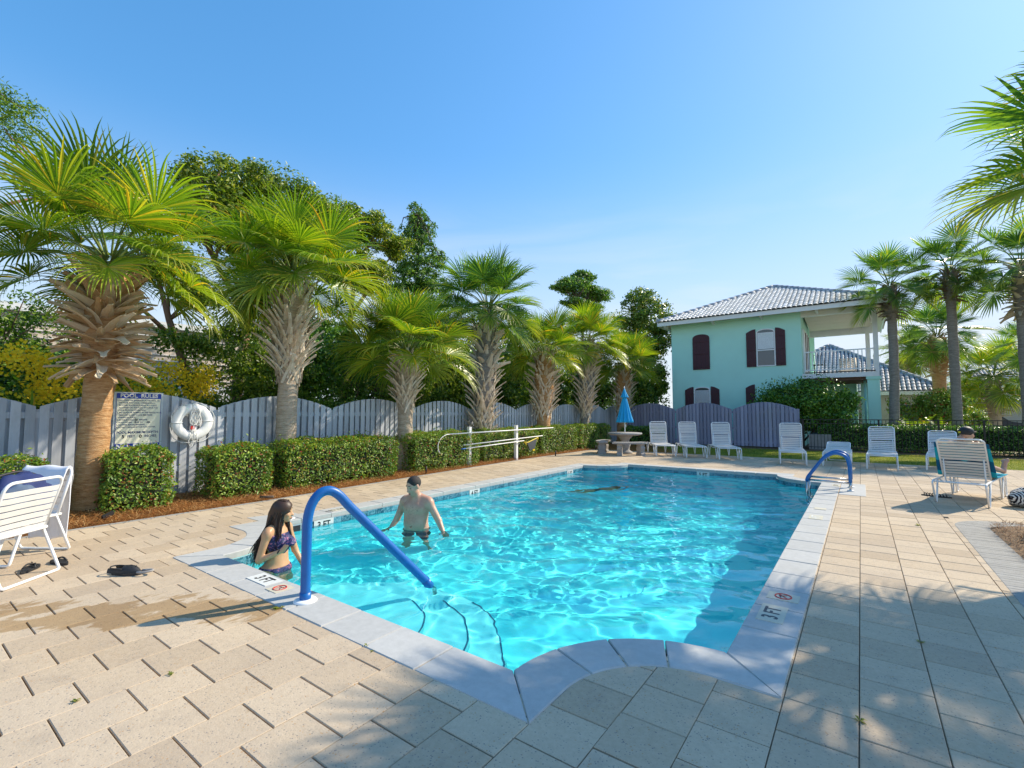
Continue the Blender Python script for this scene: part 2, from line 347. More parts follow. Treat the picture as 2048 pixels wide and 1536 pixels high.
M['boot2'] = bootmat('frond_boot_grey', (.28, .19, .12), (.58, .47, .34), (.74, .66, .55))
M['boot3'] = bootmat('frond_boot_dark', (.07, .045, .032), (.20, .145, .10), (.38, .32, .26))
def trunkmat(name, a, b, c3):
    m = NT(name); g = m.noise(3.2, m.obj(), 6, .65, .5, (1.5, 1.5, 9)); f = m.noise(26, m.obj(), 4, .7, 0, (.5, .5, 1.6))
    c = m.ramp(m.math('ADD', m.math('MULTIPLY', g, .6), m.math('MULTIPLY', f, .4)), [(.3, a), (.5, b), (.7, c3)])
    m.base(c).set(.9, .2); m.bump(m.math('ADD', g, f), .8, .02); return m.mat
M['trunk1'] = trunkmat('palm_bark_orange', (.25, .11, .045), (.50, .28, .125), (.64, .44, .25))
M['trunk2'] = trunkmat('palm_bark_tan', (.27, .20, .14), (.50, .40, .30), (.62, .53, .42))
M['trunk3'] = trunkmat('palm_bark_grey', (.15, .125, .105), (.27, .235, .20), (.40, .37, .32))
# buildings
def stucco(name, c):
    m = NT(name); n = m.noise(1.1, None, 5); a = tuple(x * .9 for x in c); c2 = m.mix(n, a, tuple(min(1, x * 1.07) for x in c)); m.base(c2).set(.9, .2); m.bump(m.noise(30, None, 5), .35, .012); return m.mat
M['teal_wall'] = stucco('teal_stucco', (.52, .88, .76))
M['trim'] = simple('white_trim', (.84, .85, .85), .5, .06)
M['soffit'] = simple('cream_soffit', (.68, .60, .50), .7, .06)
m = NT('roof_tile'); c = m.ramp(m.rnd(), [(0, (.66, .63, .58)), (.5, (.80, .76, .70)), (1, (.90, .87, .82))]); c = m.mix(m.rng(m.noise(3, None, 5), .5, .8, 0, .4), c, (.30, .29, .28)); m.base(c).set(.7, .3); M['roof'] = m.mat
m = NT('roof_tile_grey'); c = m.ramp(m.rnd(), [(0, (.28, .29, .32)), (1, (.44, .45, .48))]); m.base(c).set(.6, .35); M['roof2'] = m.mat
M['rooffill'] = simple('roof_underlay', (.12, .12, .12), .9)
m = NT('shutter'); c = m.mix(m.noise(6, None, 4, .6, 0, (10, 10, .8)), (.055, .02, .028), (.115, .045, .055)); m.base(c).set(.6, .3); M['shutter'] = m.mat
m = NT('window_glass'); m.base((.07, .09, .10)).set(.03, .9); M['glass'] = m.mat
M['blind'] = simple('blind', (.86, .89, .91), .6, .03)
M['woodceil'] = simple('brown_beam', (.12, .06, .035), .8, .3)
M['cream'] = stucco('cream_stucco', (.60, .54, .44))
M['pink'] = stucco('pink_stucco', (.55, .40, .36))
M['tan'] = simple('tan_siding', (.62, .52, .43), .8, .06)
M['bshut'] = simple('blue_shutter', (.02, .20, .58), .5)
M['car'] = simple('dark_blue_paint', (.02, .03, .06), .3)
# sign colours
M['sblue'] = simple('sign_blue', (.012, .045, .36), .35, .03)
M['scream'] = simple('sign_cream', (.86, .84, .66), .4, .03)
M['sframe'] = simple('sign_board', (.55, .60, .62), .6, .05)
M['ink'] = simple('sign_ink', (.02, .035, .16), .5)
M['inkb'] = simple('sign_black', (.012, .012, .015), .5)
M['red'] = simple('sign_red', (.60, .02, .015), .5)
M['markwhite'] = simple('marker_white', (.72, .72, .67), .5, .06, 30)
M['markold'] = simple('marker_aged', (.60, .55, .42), .6, .15, 30)
M['inkgrey'] = simple('marker_ink', (.06, .065, .075), .6)
M['rope'] = simple('white_rope', (.74, .74, .72), .8)
M['netting'] = simple('net_mesh', (.06, .07, .08), .8)
M['nylon'] = simple('yellow_plastic', (.70, .52, .02), .5)
# ================================================================== SETTING: ground, pool, deck
PX0, PX1, PY0, PY1, PR_ = -6.33, -.72, 2.28, 12.98, .94     # inner pool edge and radius of the scooped corners
CW = .335
def struct(o, kind='structure'): o['kind'] = kind; return o
ox0, ox1, oy0, oy1 = PX0 - .16, PX1 + .16, PY0 - .16, PY1 + .16
mb = MB(); zg = -.062; B = 1600
for (a, b_, c_, d) in ((-B, ox0, -B, B), (ox1, B, -B, B), (ox0, ox1, -B, oy0), (ox0, ox1, oy1, B)):
    mb.add([(a, c_, zg), (b_, c_, zg), (b_, d, zg), (a, d, zg)], [(0, 1, 2, 3)])
struct(mb.obj('ground', M['ground']))
# bedding under the pavers, with the scooped corners filled
def arc(cx, cy, r, a0, a1, n=14): return [(cx + r * math.cos(a0 + (a1 - a0) * i / n), cy + r * math.sin(a0 + (a1 - a0) * i / n)) for i in range(n + 1)]
CORN = [(PX1, PY0, math.pi / 2, math.pi), (PX0, PY0, 0, math.pi / 2), (PX0, PY1, -math.pi / 2, 0), (PX1, PY1, math.pi, 1.5 * math.pi)]
mb = MB(); zb = -.022
def quad(mb, x0, x1, y0, y1, z, mi=0): mb.add([(x0, y0, z), (x1, y0, z), (x1, y1, z), (x0, y1, z)], [(0, 1, 2, 3)], mi)
DX0, DX1, DY0, DY1 = -8.62, 9.5, -4.0, 17.6
quad(mb, DX0, ox0, DY0, DY1, zb); quad(mb, ox1, DX1, DY0, DY1, zb); quad(mb, ox0, ox1, DY0, oy0, zb); quad(mb, ox0, ox1, oy1, DY1, zb)
for cx, cy, a0, a1 in CORN:
    pts = arc(cx, cy, PR_ - .12, a0, a1); mb.add([(cx, cy, zb)] + [(x, y, zb) for x, y in pts], [(0, i, i + 1) for i in range(1, len(pts))])
deckbase = struct(mb.obj('deck_bedding', M['joint']))

deck = struct(thing('pool_deck', None, None)); 
def clip_half(poly, ax, val, keep_less):
    out = []; n = len(poly)
    for i in range(n):
        p, q = poly[i], poly[(i + 1) % n]; ip = (p[ax] < val) == keep_less; iq = (q[ax] < val) == keep_less
        if ip: out.append(p)
        if ip != iq:
            t = (val - p[ax]) / (q[ax] - p[ax]); out.append((p[0] + (q[0] - p[0]) * t, p[1] + (q[1] - p[1]) * t))
    return out
def clip_circle(poly, c, r, inside=True, n=40):
    if inside:
        for i in range(n):
            a = 2 * math.pi * (i + .5) / n; nx_, ny_ = math.cos(a), math.sin(a); d = r
            out = []; k = len(poly)
            for j in range(k):
                p, q = poly[j], poly[(j + 1) % k]
                dp = (p[0] - c[0]) * nx_ + (p[1] - c[1]) * ny_ - d; dq = (q[0] - c[0]) * nx_ + (q[1] - c[1]) * ny_ - d
                if dp <= 0: out.append(p)
                if (dp <= 0) != (dq <= 0): t = dp / (dp - dq); out.append((p[0] + (q[0] - p[0]) * t, p[1] + (q[1] - p[1]) * t))
            poly = out
            if not poly: return []
    return poly
def area(p): return abs(sum(p[i][0] * p[(i + 1) % len(p)][1] - p[(i + 1) % len(p)][0] * p[i][1] for i in range(len(p)))) / 2 if len(p) > 2 else 0
BX0, BY0, BY1 = .95, 3.4, 9.18     # outer line of the grey border round the right-hand bed
def mulch_edge(y): 
    ys = [-6, 0, 4, 8, 12, 15, 17.6]; xs = [-8.03, -8.03, -8.05, -8.35, -8.6, -8.62, -8.62]
    return float(np.interp(y, ys, xs))
rng = random.Random(3)
def paver_geo(mb, poly, z, ch=.0035, h=.05):
    if ch < .001: mb.prism(poly, z - h, z - .0012); return
    cx = sum(p[0] for p in poly) / len(poly); cy = sum(p[1] for p in poly) / len(poly); n = len(poly)
    t = []
    for p in poly:
        dx, dy = cx - p[0], cy - p[1]; l = math.hypot(dx, dy) + 1e-6; t.append((p[0] + dx / l * ch * 1.4, p[1] + dy / l * ch * 1.4))
    vs = [(p[0], p[1], z) for p in t] + [(p[0], p[1], z - ch) for p in poly] + [(p[0], p[1], z - h) for p in poly]
    fs = [tuple(range(n))]
    for i in range(n):
        j = (i + 1) % n; fs += [(i, n + i, n + j, j), (n + i, 2 * n + i, 2 * n + j, n + j)]
    mb.add(vs, fs)
PW, PL = .3175, .3075
def signed(p): return sum(p[i][0] * p[(i + 1) % len(p)][1] - p[(i + 1) % len(p)][0] * p[i][1] for i in range(len(p)))
pav = []
cw_, cl_ = math.cos(R(36.22)), math.sin(R(36.22))
i = 0
x = -.375 - PW * 32
cols = []
while x < 6.5: cols.append(x); x += PW
for ci, x in enumerate(cols):
    y = -1.2 + (.5 * PL if ci % 2 else 0) + (.11)
    while y < DY1:
        g = .0022; gj = .0038
        x0, x1, y0, y1 = x + g, x + PW - g, y + gj, min(y + PL - gj, DY1)
        y += PL
        mxe = mulch_edge((y0 + y1) / 2)
        if x1 < mxe + .02: continue
        poly = [(max(x0, mxe), y0), (x1, y0), (x1, y1), (max(x0, mxe), y1)]
        dep = -cl_ * (x0 + x1) / 2 + cw_ * (y0 + y1) / 2; rt = cw_ * (x0 + x1) / 2 + cl_ * (y0 + y1) / 2
        if dep < .5 or abs(rt) > dep * 1.18 + .5: continue
        if x1 > BX0 and y1 > BY0 and y0 < BY1:
            if x0 >= BX0 and y0 >= BY0 and y1 <= BY1: continue
            if y0 < BY0: poly = clip_half(poly, 1, BY0, True)
            elif y1 > BY1: poly = clip_half(poly, 1, BY1, False)
            if x0 < BX0 and (y0 >= BY0 and y1 <= BY1): poly = clip_half(poly, 0, BX0, True)
            if area(poly) < .001: continue
        if -.375 < (x0 + x1) / 2 < .04 and 10.5 < (y0 + y1) / 2 < 12.2: continue
        pieces = [poly]
        if x1 > ox0 and x0 < ox1 and y1 > oy0 and y0 < oy1:
            pieces = []
            for ax, val, less in ((0, ox0, True), (0, ox1, False)):
                q = clip_half(poly, ax, val, less)
                if area(q) > 1e-4: pieces.append(q)
            mid = clip_half(clip_half(poly, 0, ox0, False), 0, ox1, True)
            if len(mid) > 2:
                for val, less in ((oy0, True), (oy1, False)):
                    q = clip_half(mid, 1, val, less)
                    if area(q) > 1e-4: pieces.append(q)
                inn = clip_half(clip_half(mid, 1, oy0, False), 1, oy1, True)
                if len(inn) > 2:
                    for cx, cy, a0, a1 in CORN:
                        if abs((x0 + x1) / 2 - cx) < 1.2 and abs((y0 + y1) / 2 - cy) < 1.2:
                            q = clip_circle(inn, (cx, cy), PR_ - .2)
                            if area(q) > 1e-4: pieces.append(q)
        pieces = [q if signed(q) > 0 else q[::-1] for q in pieces]
        A = sum(area(q) for q in pieces)
        if A < .004: continue
        pav.append((A / max(dep, .8) ** 3 if abs(rt) < dep * 1.09 else 0, pieces, rng.uniform(-.0012, .0012)))
pav.sort(key=lambda t: -t[0])
for A, pcs, dz in pav[:300]:
    mb = MB()
    cx = sum(p[0] for p in pcs[0]) / len(pcs[0]); cy = sum(p[1] for p in pcs[0]) / len(pcs[0])
    for q in pcs: paver_geo(mb, [(a - cx, b_ - cy) for a, b_ in q], dz, .0035 if len(pcs) == 1 else 0)
    mb.obj('paver', M['paver'], deck, (cx, cy, 0))
mb = MB()
for A, pcs, dz in pav[300:]:
    for q in pcs: paver_geo(mb, q, dz, .0035 if len(pcs) == 1 else 0)
struct(mb.obj('far_pavers', M['paver'], deck), 'stuff')
# grey edging along the planting strip
mb = MB(); ys = np.arange(-2, 17.5, .5)
for y in ys:
    a, b_ = mulch_edge(y), mulch_edge(y + .5); mb.prism([(a - .075, y + .004), (a - .004, y + .004), (b_ - .004, y + .496), (b_ - .075, y + .496)], -.05, .004)
mb.obj('edging_strip', M['border'], deck)

# coping: every stone is a piece of its own
cop = struct(thing('pool_coping', None, None))
def stone(poly, dz=0.0, mat='coping'):
    if signed(poly) < 0: poly = poly[::-1]
    cx = sum(p[0] for p in poly) / len(poly); cy = sum(p[1] for p in poly) / len(poly)
    mb = MB(); n = len(poly); q = [(p[0] - cx, p[1] - cy) for p in poly]
    ch = .007; t = []
    for i in range(n):
        p0, p1, p2 = q[i - 1], q[i], q[(i + 1) % n]
        e1 = Vector((p1[0] - p0[0], p1[1] - p0[1])).normalized(); e2 = Vector((p2[0] - p1[0], p2[1] - p1[1])).normalized()
        nn = Vector((-e1.y - e2.y, e1.x + e2.x)); l = nn.length
        nn = nn / max(l, .3) * 1.15 if l else nn
        t.append((p1[0] + nn.x * ch, p1[1] + nn.y * ch))
    vs = [(a, b_, .006 + dz) for a, b_ in t] + [(a, b_, -.002 + dz) for a, b_ in q] + [(a, b_, -.062) for a, b_ in q]
    fs = [tuple(range(n)), tuple(range(3 * n - 1, 2 * n - 1, -1))]
    for i in range(n):
        j = (i + 1) % n; fs += [(i, n + i, n + j, j), (n + i, 2 * n + i, 2 * n + j, n + j)]
    mb.add(vs, fs)
    return mb.obj('coping_stone', M[mat], cop, (cx, cy, 0))
rs = random.Random(5)
JG = .004
def run(a, b_, fixed0, fixed1, axis, n):
    for k in range(n):
        u0 = a + (b_ - a) * k / n + JG; u1 = a + (b_ - a) * (k + 1) / n - JG
        p = [(u0, fixed0), (u1, fixed0), (u1, fixed1), (u0, fixed1)]
        if axis == 'y': p = [(q, w) for w, q in p]
        stone(p, rs.uniform(-.0015, .0015))
r_in, r_out = PR_, PR_ - CW
def edge_corner(cx, cy, sx, sy, a0, a1):
    """sx, sy point from the corner centre into the pool"""
    # straight pieces end at a mitre: inner point at distance r_in, outer at r_out on the axes
    K = 4
    for k in range(K):
        t0 = a0 + (a1 - a0) * k / K; t1 = a0 + (a1 - a0) * (k + 1) / K
        g = .0045 / r_in
        inn = arc(cx, cy, r_in, t0 + g, t1 - g, 5); out = arc(cx, cy, r_out, t1 - g * 1.5, t0 + g * 1.5, 5)
        if k == 0:   # runs back square to the outer line
            e = (math.cos(a0), math.sin(a0)); nrm = (-math.sin(a0), math.cos(a0))
            back = (cx + e[0] * (r_out) - nrm[0] * CW, cy + e[1] * (r_out) - nrm[1] * CW)
            out = out + [back]; inn = inn
        if k == K - 1:
            e = (math.cos(a1), math.sin(a1)); nrm = (math.sin(a1), -math.cos(a1))
            back = (cx + e[0] * r_out - nrm[0] * CW, cy + e[1] * r_out - nrm[1] * CW)
            out = [back] + out
        stone(inn + out, rs.uniform(-.001, .001))
for cx, cy, a0, a1 in CORN: edge_corner(cx, cy, 0, 0, a0, a1)
def run_mitre(axis, lo, hi, inner, sgn, n):
    """straight run; ends mitred towards the scooped corners (outer side is longer)"""
    out = inner + sgn * CW; a = lo + PR_; b_ = hi - PR_
    for k in range(n):
        i0 = a + (b_ - a) * k / n; i1 = a + (b_ - a) * (k + 1) / n
        o0, o1 = i0, i1
        if k == 0: o0 = a - CW
        if k == n - 1: o1 = b_ + CW
        p = [(i0 + JG, inner), (i1 - JG, inner), (o1 - JG, out), (o0 + JG, out)]
        if axis == 'y': p = [(w, q) for q, w in p]
        stone(p, rs.uniform(-.0015, .0015))
run_mitre('x', PX0, PX1, PY0, -1, 8); run_mitre('x', PX0, PX1, PY1, 1, 8)
run_mitre('y', PY0, PY1, PX1, 1, 19); run_mitre('y', PY0, PY1, PX0, -1, 19)
for x0, x1, y0, y1 in ((-.375, .03, 10.52, 12.22),): stone([(x0, y0), (x1, y0), (x1, y1), (x0, y1)])

# pool shell
def floor_z(y): return float(np.interp(y, [2, 3.2, 6.2, 10.5, 14], [-1.05, -1.05, -1.2, -1.62, -1.66]))
outline = []
for cx, cy, a0, a1 in ((CORN[1]), (CORN[0]), (CORN[3]), (CORN[2])):
    pts = arc(cx, cy, PR_ + .012, a0, a1, 12)
    outline += pts[::-1]
# order: near-left, near-right, far-right, far-left -> counter-clockwise seen from above
def wallring(mb, pts, ztop, zbot, mi=0):
    n = len(pts); b0 = len(mb.v)
    vs = [(x, y, ztop) for x, y in pts] + [(x, y, zbot(y) if callable(zbot) else zbot) for x, y in pts]
    mb.add(vs, [(i, (i + 1) % n, n + (i + 1) % n, n + i) for i in range(n)], mi)
dense = []
for i in range(len(outline)):
    p, q = outline[i], outline[(i + 1) % len(outline)]; d = math.hypot(q[0] - p[0], q[1] - p[1]); k = max(1, int(d / .5))
    dense += [(p[0] + (q[0] - p[0]) * t / k, p[1] + (q[1] - p[1]) * t / k) for t in range(k)]
mb = MB(); wallring(mb, dense, -.058, lambda y: floor_z(y) - .02)
ysf = [2.0, 3.2, 4.2, 5.2, 6.2, 7.3, 8.4, 9.5, 10.5, 11.5, 14]
for a, b_ in zip(ysf[:-1], ysf[1:]): mb.add([(PX0 - .3, a, floor_z(a)), (PX1 + .3, a, floor_z(a)), (PX1 + .3, b_, floor_z(b_)), (PX0 - .3, b_, floor_z(b_))], [(0, 1, 2, 3)])
shell = struct(mb.obj('pool_shell', M['plaster'])); shell.cycles.is_caustics_receiver = True
# entry steps: half-round, set against the near wall
SX = -3.5
for rr, zt in ((.76, -.36), (1.11, -.60), (1.42, -.83)):
    pts = [(SX + rr * math.cos(math.pi * t / 30), PY0 + .005 + rr * math.sin(math.pi * t / 30)) for t in range(31)]
    mb = MB(); mb.prism(pts, -1.2, zt); o = mb.obj('entry_step', M['steps'], shell); o.cycles.is_caustics_receiver = True
    mb = MB(); inn = [(SX + (rr - .014) * math.cos(math.pi * t / 30), PY0 + .005 + (rr - .014) * math.sin(math.pi * t / 30)) for t in range(31)]
    n = 31; mb.add([(x, y, zt + .004) for x, y in pts] + [(x, y, zt + .004) for x, y in inn], [(i, i + 1, n + i + 1, n + i) for i in range(13)])
    o = mb.obj('step_edge_tiles', M['steptile'], shell); o.cycles.is_caustics_receiver = True
# waterline tiles
tiles = struct(thing('waterline_tile_band', None, None))
mb = MB(); wallring(mb, [(x, y) for x, y in dense], -.060, -.225)
# inner offset ring of grout, 4 mm in front of the plaster
def offset(pts, d):
    out = []; n = len(pts)
    for i in range(n):
        p, q = pts[i - 1], pts[(i + 1) % n]; t = Vector((q[0] - p[0], q[1] - p[1])).normalized(); out.append((pts[i][0] - t.y * d, pts[i][1] + t.x * d))
    return out
sg = 1 if signed(dense) > 0 else -1
mb = MB(); wallring(mb, offset(dense, .004 * sg), -.060, -.222); mb.obj('grout_band', M['grout'], tiles)
TS = .1535; segs = []; per = outline + [outline[0]]
acc = 0.0
tl = []
for i in range(len(per) - 1):
    p, q = per[i], per[i + 1]; d = math.hypot(q[0] - p[0], q[1] - p[1])
    k = max(1, round(d / TS))
    for t in range(k): tl.append(((p[0] + (q[0] - p[0]) * t / k, p[1] + (q[1] - p[1]) * t / k), (p[0] + (q[0] - p[0]) * (t + 1) / k, p[1] + (q[1] - p[1]) * (t + 1) / k)))
skim = (PX0, 3.62)
for p, q in tl:
    t = Vector((q[0] - p[0], q[1] - p[1])); L = t.length; t.normalize(); nn = Vector((-t.y, t.x)) * sg
    c = Vector(((p[0] + q[0]) / 2, (p[1] + q[1]) / 2)); w = L - .005
    if abs(c.x - PX0) < .05 and abs(c.y - 3.55) < .13: continue
    mb = MB(); a = math.atan2(t.y, t.x)
    mb.box((0, 0, 0), (w, .008, .148))
    mb.obj('tile', M['tile'], tiles, (c.x + nn.x * .009, c.y + nn.y * .009, -.139), (0, 0, a))
mb = MB(); mb.box((PX0 - .02, 3.55, -.14), (.05, .24, .13)); mb.obj('skimmer_opening', M['rubber'], tiles)
for o in tiles.children: o.cycles.is_caustics_receiver = True

# water surface
WZ = -.135
nxw, nyw = 450, 830
xs = np.linspace(PX0 - .02, PX1 + .02, nxw); ysw = np.linspace(PY0 - .02, PY1 + .02, nyw)
X, Y = np.meshgrid(xs, ysw); Z = np.zeros_like(X)
rw = np.random.RandomState(11)
Xw = X + .10 * np.sin(1.7 * Y + .5) + .08 * np.sin(2.9 * X - 1.1 * Y); Yw = Y + .12 * np.sin(1.3 * X - .7) + .06 * np.sin(3.1 * Y + 1.7 * X)
for i in range(90):
    lam = math.exp(rw.uniform(math.log(.11), math.log(.75))); k = 2 * math.pi / lam; a = rw.uniform(0, 2 * math.pi)
    Z += .0029 * lam ** 1.6 * np.sin(k * (Xw * math.cos(a) + Yw * math.sin(a)) + rw.uniform(0, 6.28))
for bx, by, am in ((-5.1, 4.7, .012), (-4.96, 2.6, .006), (-4.6, 9.7, .01)):   # rings round the bathers
    d = np.hypot(X - bx, Y - by); Z += am * np.sin(d * 24) * np.exp(-d * 2.0)
calm = .86 + .25 * np.clip((Y - 5) / 6, 0, 1)
Z = Z * calm + WZ
V = np.stack([X.ravel(), Y.ravel(), Z.ravel()], 1); idx = np.arange(nxw * nyw).reshape(nyw, nxw)
F = np.stack([idx[:-1, :-1].ravel(), idx[:-1, 1:].ravel(), idx[1:, 1:].ravel(), idx[1:, :-1].ravel()], 1)
water = struct(place('water', npmesh('water', V, F, M['water'], True)))
water.cycles.is_caustics_caster = True

# planting strip, lawn and beds
mb = MB(); ys = np.linspace(-3, 17.6, 42); n = len(ys); vs = []; fs = []
NXM = 9
for i, y in enumerate(ys):
    e = mulch_edge(y) - .08
    for j in range(NXM):
        t = j / (NXM - 1); vs.append((e + (-9.95 - e) * t, y, -.01 + .07 * math.sin(t * math.pi) * .8 + rs.uniform(-.012, .012) * (0 < j)))
for i in range(n - 1):
    for j in range(NXM - 1): a = i * NXM + j; fs.append((a, a + NXM, a + NXM + 1, a + 1))
mb.add(vs, fs, 0, True)
quad(mb, -9.95, -7.2, 17.6, 22.5, .0); mb.add([(-7.2, 17.6, 0), (-5.3, 17.6, 0), (-6.2, 19.3, 0), (-7.2, 20.5, 0)], [(0, 1, 2, 3)])
struct(mb.obj('mulch_bed', M['mulch']))
def straw(name, N, xf, mat, L=.14, parent=None, seed=1):
    r = np.random.RandomState(seed); P = xf(r, N); a = r.uniform(0, 6.28, N); el = r.uniform(-.15, .45, N); l = r.uniform(.4, 1, N) * L
    d = np.stack([np.cos(a) * np.cos(el), np.sin(a) * np.cos(el), np.sin(el)], 1) * l[:, None]; w = np.stack([-np.sin(a), np.cos(a), 0 * a], 1) * .0022
    V = np.stack([P - w, P + w, P + d * .5 + w + [0, 0, .012], P + d * .5 - w + [0, 0, .012], P + d], 1).reshape(-1, 3)
    b0 = np.arange(N)[:, None] * 5
    F = np.concatenate([b0 + [0, 1, 2], b0 + [0, 2, 3], b0 + [3, 2, 4]])
    return place(name, npmesh(name, V, F, mat), parent)
def xf_strip(r, N):
    t = r.uniform(0, 1, N) ** 1.6; y = .2 + t * 17; e = np.interp(y, [-6, 0, 4, 8, 12, 15, 17.6], [-8.03, -8.03, -8.05, -8.35, -8.6, -8.62, -8.62]) - .06; q = r.uniform(0, 1, N)
    return np.stack([e + (-9.9 - e) * q + r.normal(0, .015, N), y, .0 + .05 * np.sin(q * 3.14) + r.uniform(0, .03, N)], 1)
struct(straw('pine_straw', 42000, xf_strip, M['straw'], .17), 'stuff')
mb = MB(); quad(mb, -7.2, 40, 17.62, 21.75, -.012); struct(mb.obj('lawn', M['lawn']))
mb = MB(); quad(mb, -9.95, 40, 21.75, 24.2, -.008); struct(mb.obj('shrub_bed', M['bstraw']))
r = np.random.RandomState(4); N = 26000
P = np.stack([-7 + 13 * r.uniform(0, 1, N), 17.64 + 4.1 * r.uniform(0, 1, N), np.full(N, -.015)], 1); a = r.uniform(0, 6.28, N); h = r.uniform(.03, .065, N)
w = np.stack([np.cos(a), np.sin(a), 0 * a], 1) * .004; lean = np.stack([r.normal(0, .02, N), r.normal(0, .02, N), h], 1)
V = np.stack([P - w, P + w, P + lean], 1).reshape(-1, 3); F = np.arange(N * 3).reshape(-1, 3)
struct(place('grass', npmesh('grass', V, F, M['grassblade'])), 'stuff')
# right-hand bed with its grey border of narrow blocks
bed = struct(thing('border_paving', None, None))
bx0, by0, by1, rad, bw = BX0, BY0, BY1, .62, .33
path = [(bx0, by0 + .2 * t) for t in range(int((by1 - by0 - rad) / .2) + 1)]
path = [(bx0, y) for y in np.linspace(by0, by1 - rad, 70)] + [(bx0 + rad - rad * math.cos(t), by1 - rad + rad * math.sin(t)) for t in np.linspace(.08, math.pi / 2, 13)] + [(x, by1) for x in np.linspace(bx0 + rad + .08, 5.5, 56)]
pr = offset(path + [(5.6, by1)], -bw)[:-1]
for i in range(len(path) - 1):
    p0, p1 = path[i], path[i + 1]; q0, q1 = pr[i], pr[i + 1]
    def sh(a, b_, s): return (a[0] + (b_[0] - a[0]) * s, a[1] + (b_[1] - a[1]) * s)
    poly = [sh(p0, p1, .03), sh(p0, p1, .97), sh(q0, q1, .97), sh(q0, q1, .03)]
    if signed(poly) < 0: poly = poly[::-1]
    cx = sum(p[0] for p in poly) / 4; cy = sum(p[1] for p in poly) / 4
    mb = MB(); paver_geo(mb, [(a - cx, b_ - cy) for a, b_ in poly], .002 + rs.uniform(-.001, .001), .003, .05); mb.obj('border_block', M['bedborder'], bed, (cx, cy, 0))
# fill between the square corner of the deck cut-out and the rounded border
mb = MB(); cpts = [(bx0 + rad - rad * math.cos(t), by1 - rad + rad * math.sin(t)) for t in np.linspace(0, math.pi / 2, 12)]
mb.add([(bx0, by1, -.001)] + [(a, b_, -.001) for a, b_ in cpts], [(0, i + 1, i) for i in range(1, len(cpts))]); mb.obj('paver', M['paver'], deck)
mb = MB(); vs = []; fs = []; n1, n2 = 24, 24
for i in range(n1):
    for j in range(n2):
        x = bx0 + bw + (5.5 - bx0 - bw) * i / (n1 - 1); y = by0 + (by1 - bw - by0) * j / (n2 - 1)
        e = min(x - bx0 - bw, by1 - bw - y); z = -.01 + .16 * min(1, max(0, e) / .7) ** .7 + rs.uniform(-.01, .01)
        dx, dy = bx0 + rad - x, y - (by1 - rad)
        if dx > 0 and dy > 0 and math.hypot(dx, dy) > rad - bw: z = -.03
        vs.append((x, y, z))
for i in range(n1 - 1):
    for j in range(n2 - 1): a = i * n2 + j; fs.append((a, a + n2, a + n2 + 1, a + 1))
mb.add(vs, fs, 0, True); struct(mb.obj('planting_bed', M['bstraw']))
def xf_bed(r, N):
    x = 1.3 + r.uniform(0, 1, N) ** 1.3 * 3; y = 4 + r.uniform(0, 1, N) * 4.8; e = np.minimum(x - 1.28, 8.85 - y)
    dx, dy = 1.57 - x, y - 8.56; bad = (dx > 0) & (dy > 0) & (np.hypot(dx, dy) > .3); z = .16 * np.minimum(1, np.maximum(0, e) / .7) ** .7; x = np.where(bad, x + .4, x)
    return np.stack([x, y, z + r.uniform(0, .03, N)], 1)
struct(straw('pine_needles', 16000, xf_bed, M['bstraw'], .13, None, 9), 'stuff')
# weeds in the joints
rk = random.Random(8)
def weed(x, y, s, label):
    mb = MB()
    for k in range(14):
        a = rk.uniform(0, 6.28); l = rk.uniform(.4, 1) * s; w = .18 * l; h = rk.uniform(.1, .6) * l
        d = (math.cos(a), math.sin(a)); t = (-d[1], d[0])
        mb.add([(0, 0, .001), (d[0] * l * .5 + t[0] * w, d[1] * l * .5 + t[1] * w, h), (d[0] * l, d[1] * l, h * .9), (d[0] * l * .5 - t[0] * w, d[1] * l * .5 - t[1] * w, h)], [(0, 1, 2, 3)])
    tag(mb.obj('weed', M['grassblade'], None, (x, y, 0)), label, 'weed', 'weeds in the deck joints')
for x, y, s, l in ((-2.58, 1.96, .03, 'small weed at the outer coping edge, nearest the handrail foot'), (-2.5, 1.94, .02, 'tiny weed just right of the weed by the handrail coping'), (-3.2, 1.1, .03, 'green weed in a joint on the sunlit deck left of the coping'), (-3.3, .72, .03, 'green weed in the lowest left paver joint'), (.56, 8.25, .045, 'weed in the long joint at the shadow of the occupied lounger'), (-.055, 2.9, .035, 'weed in the long joint right of the coping corner'), (.26, 4.1, .03, 'weed beside the shaded long joint below the bed'), (-3.6, 1.93, .05, 'flat weed by the coping at the wet patch')): weed(x, y, s, l)
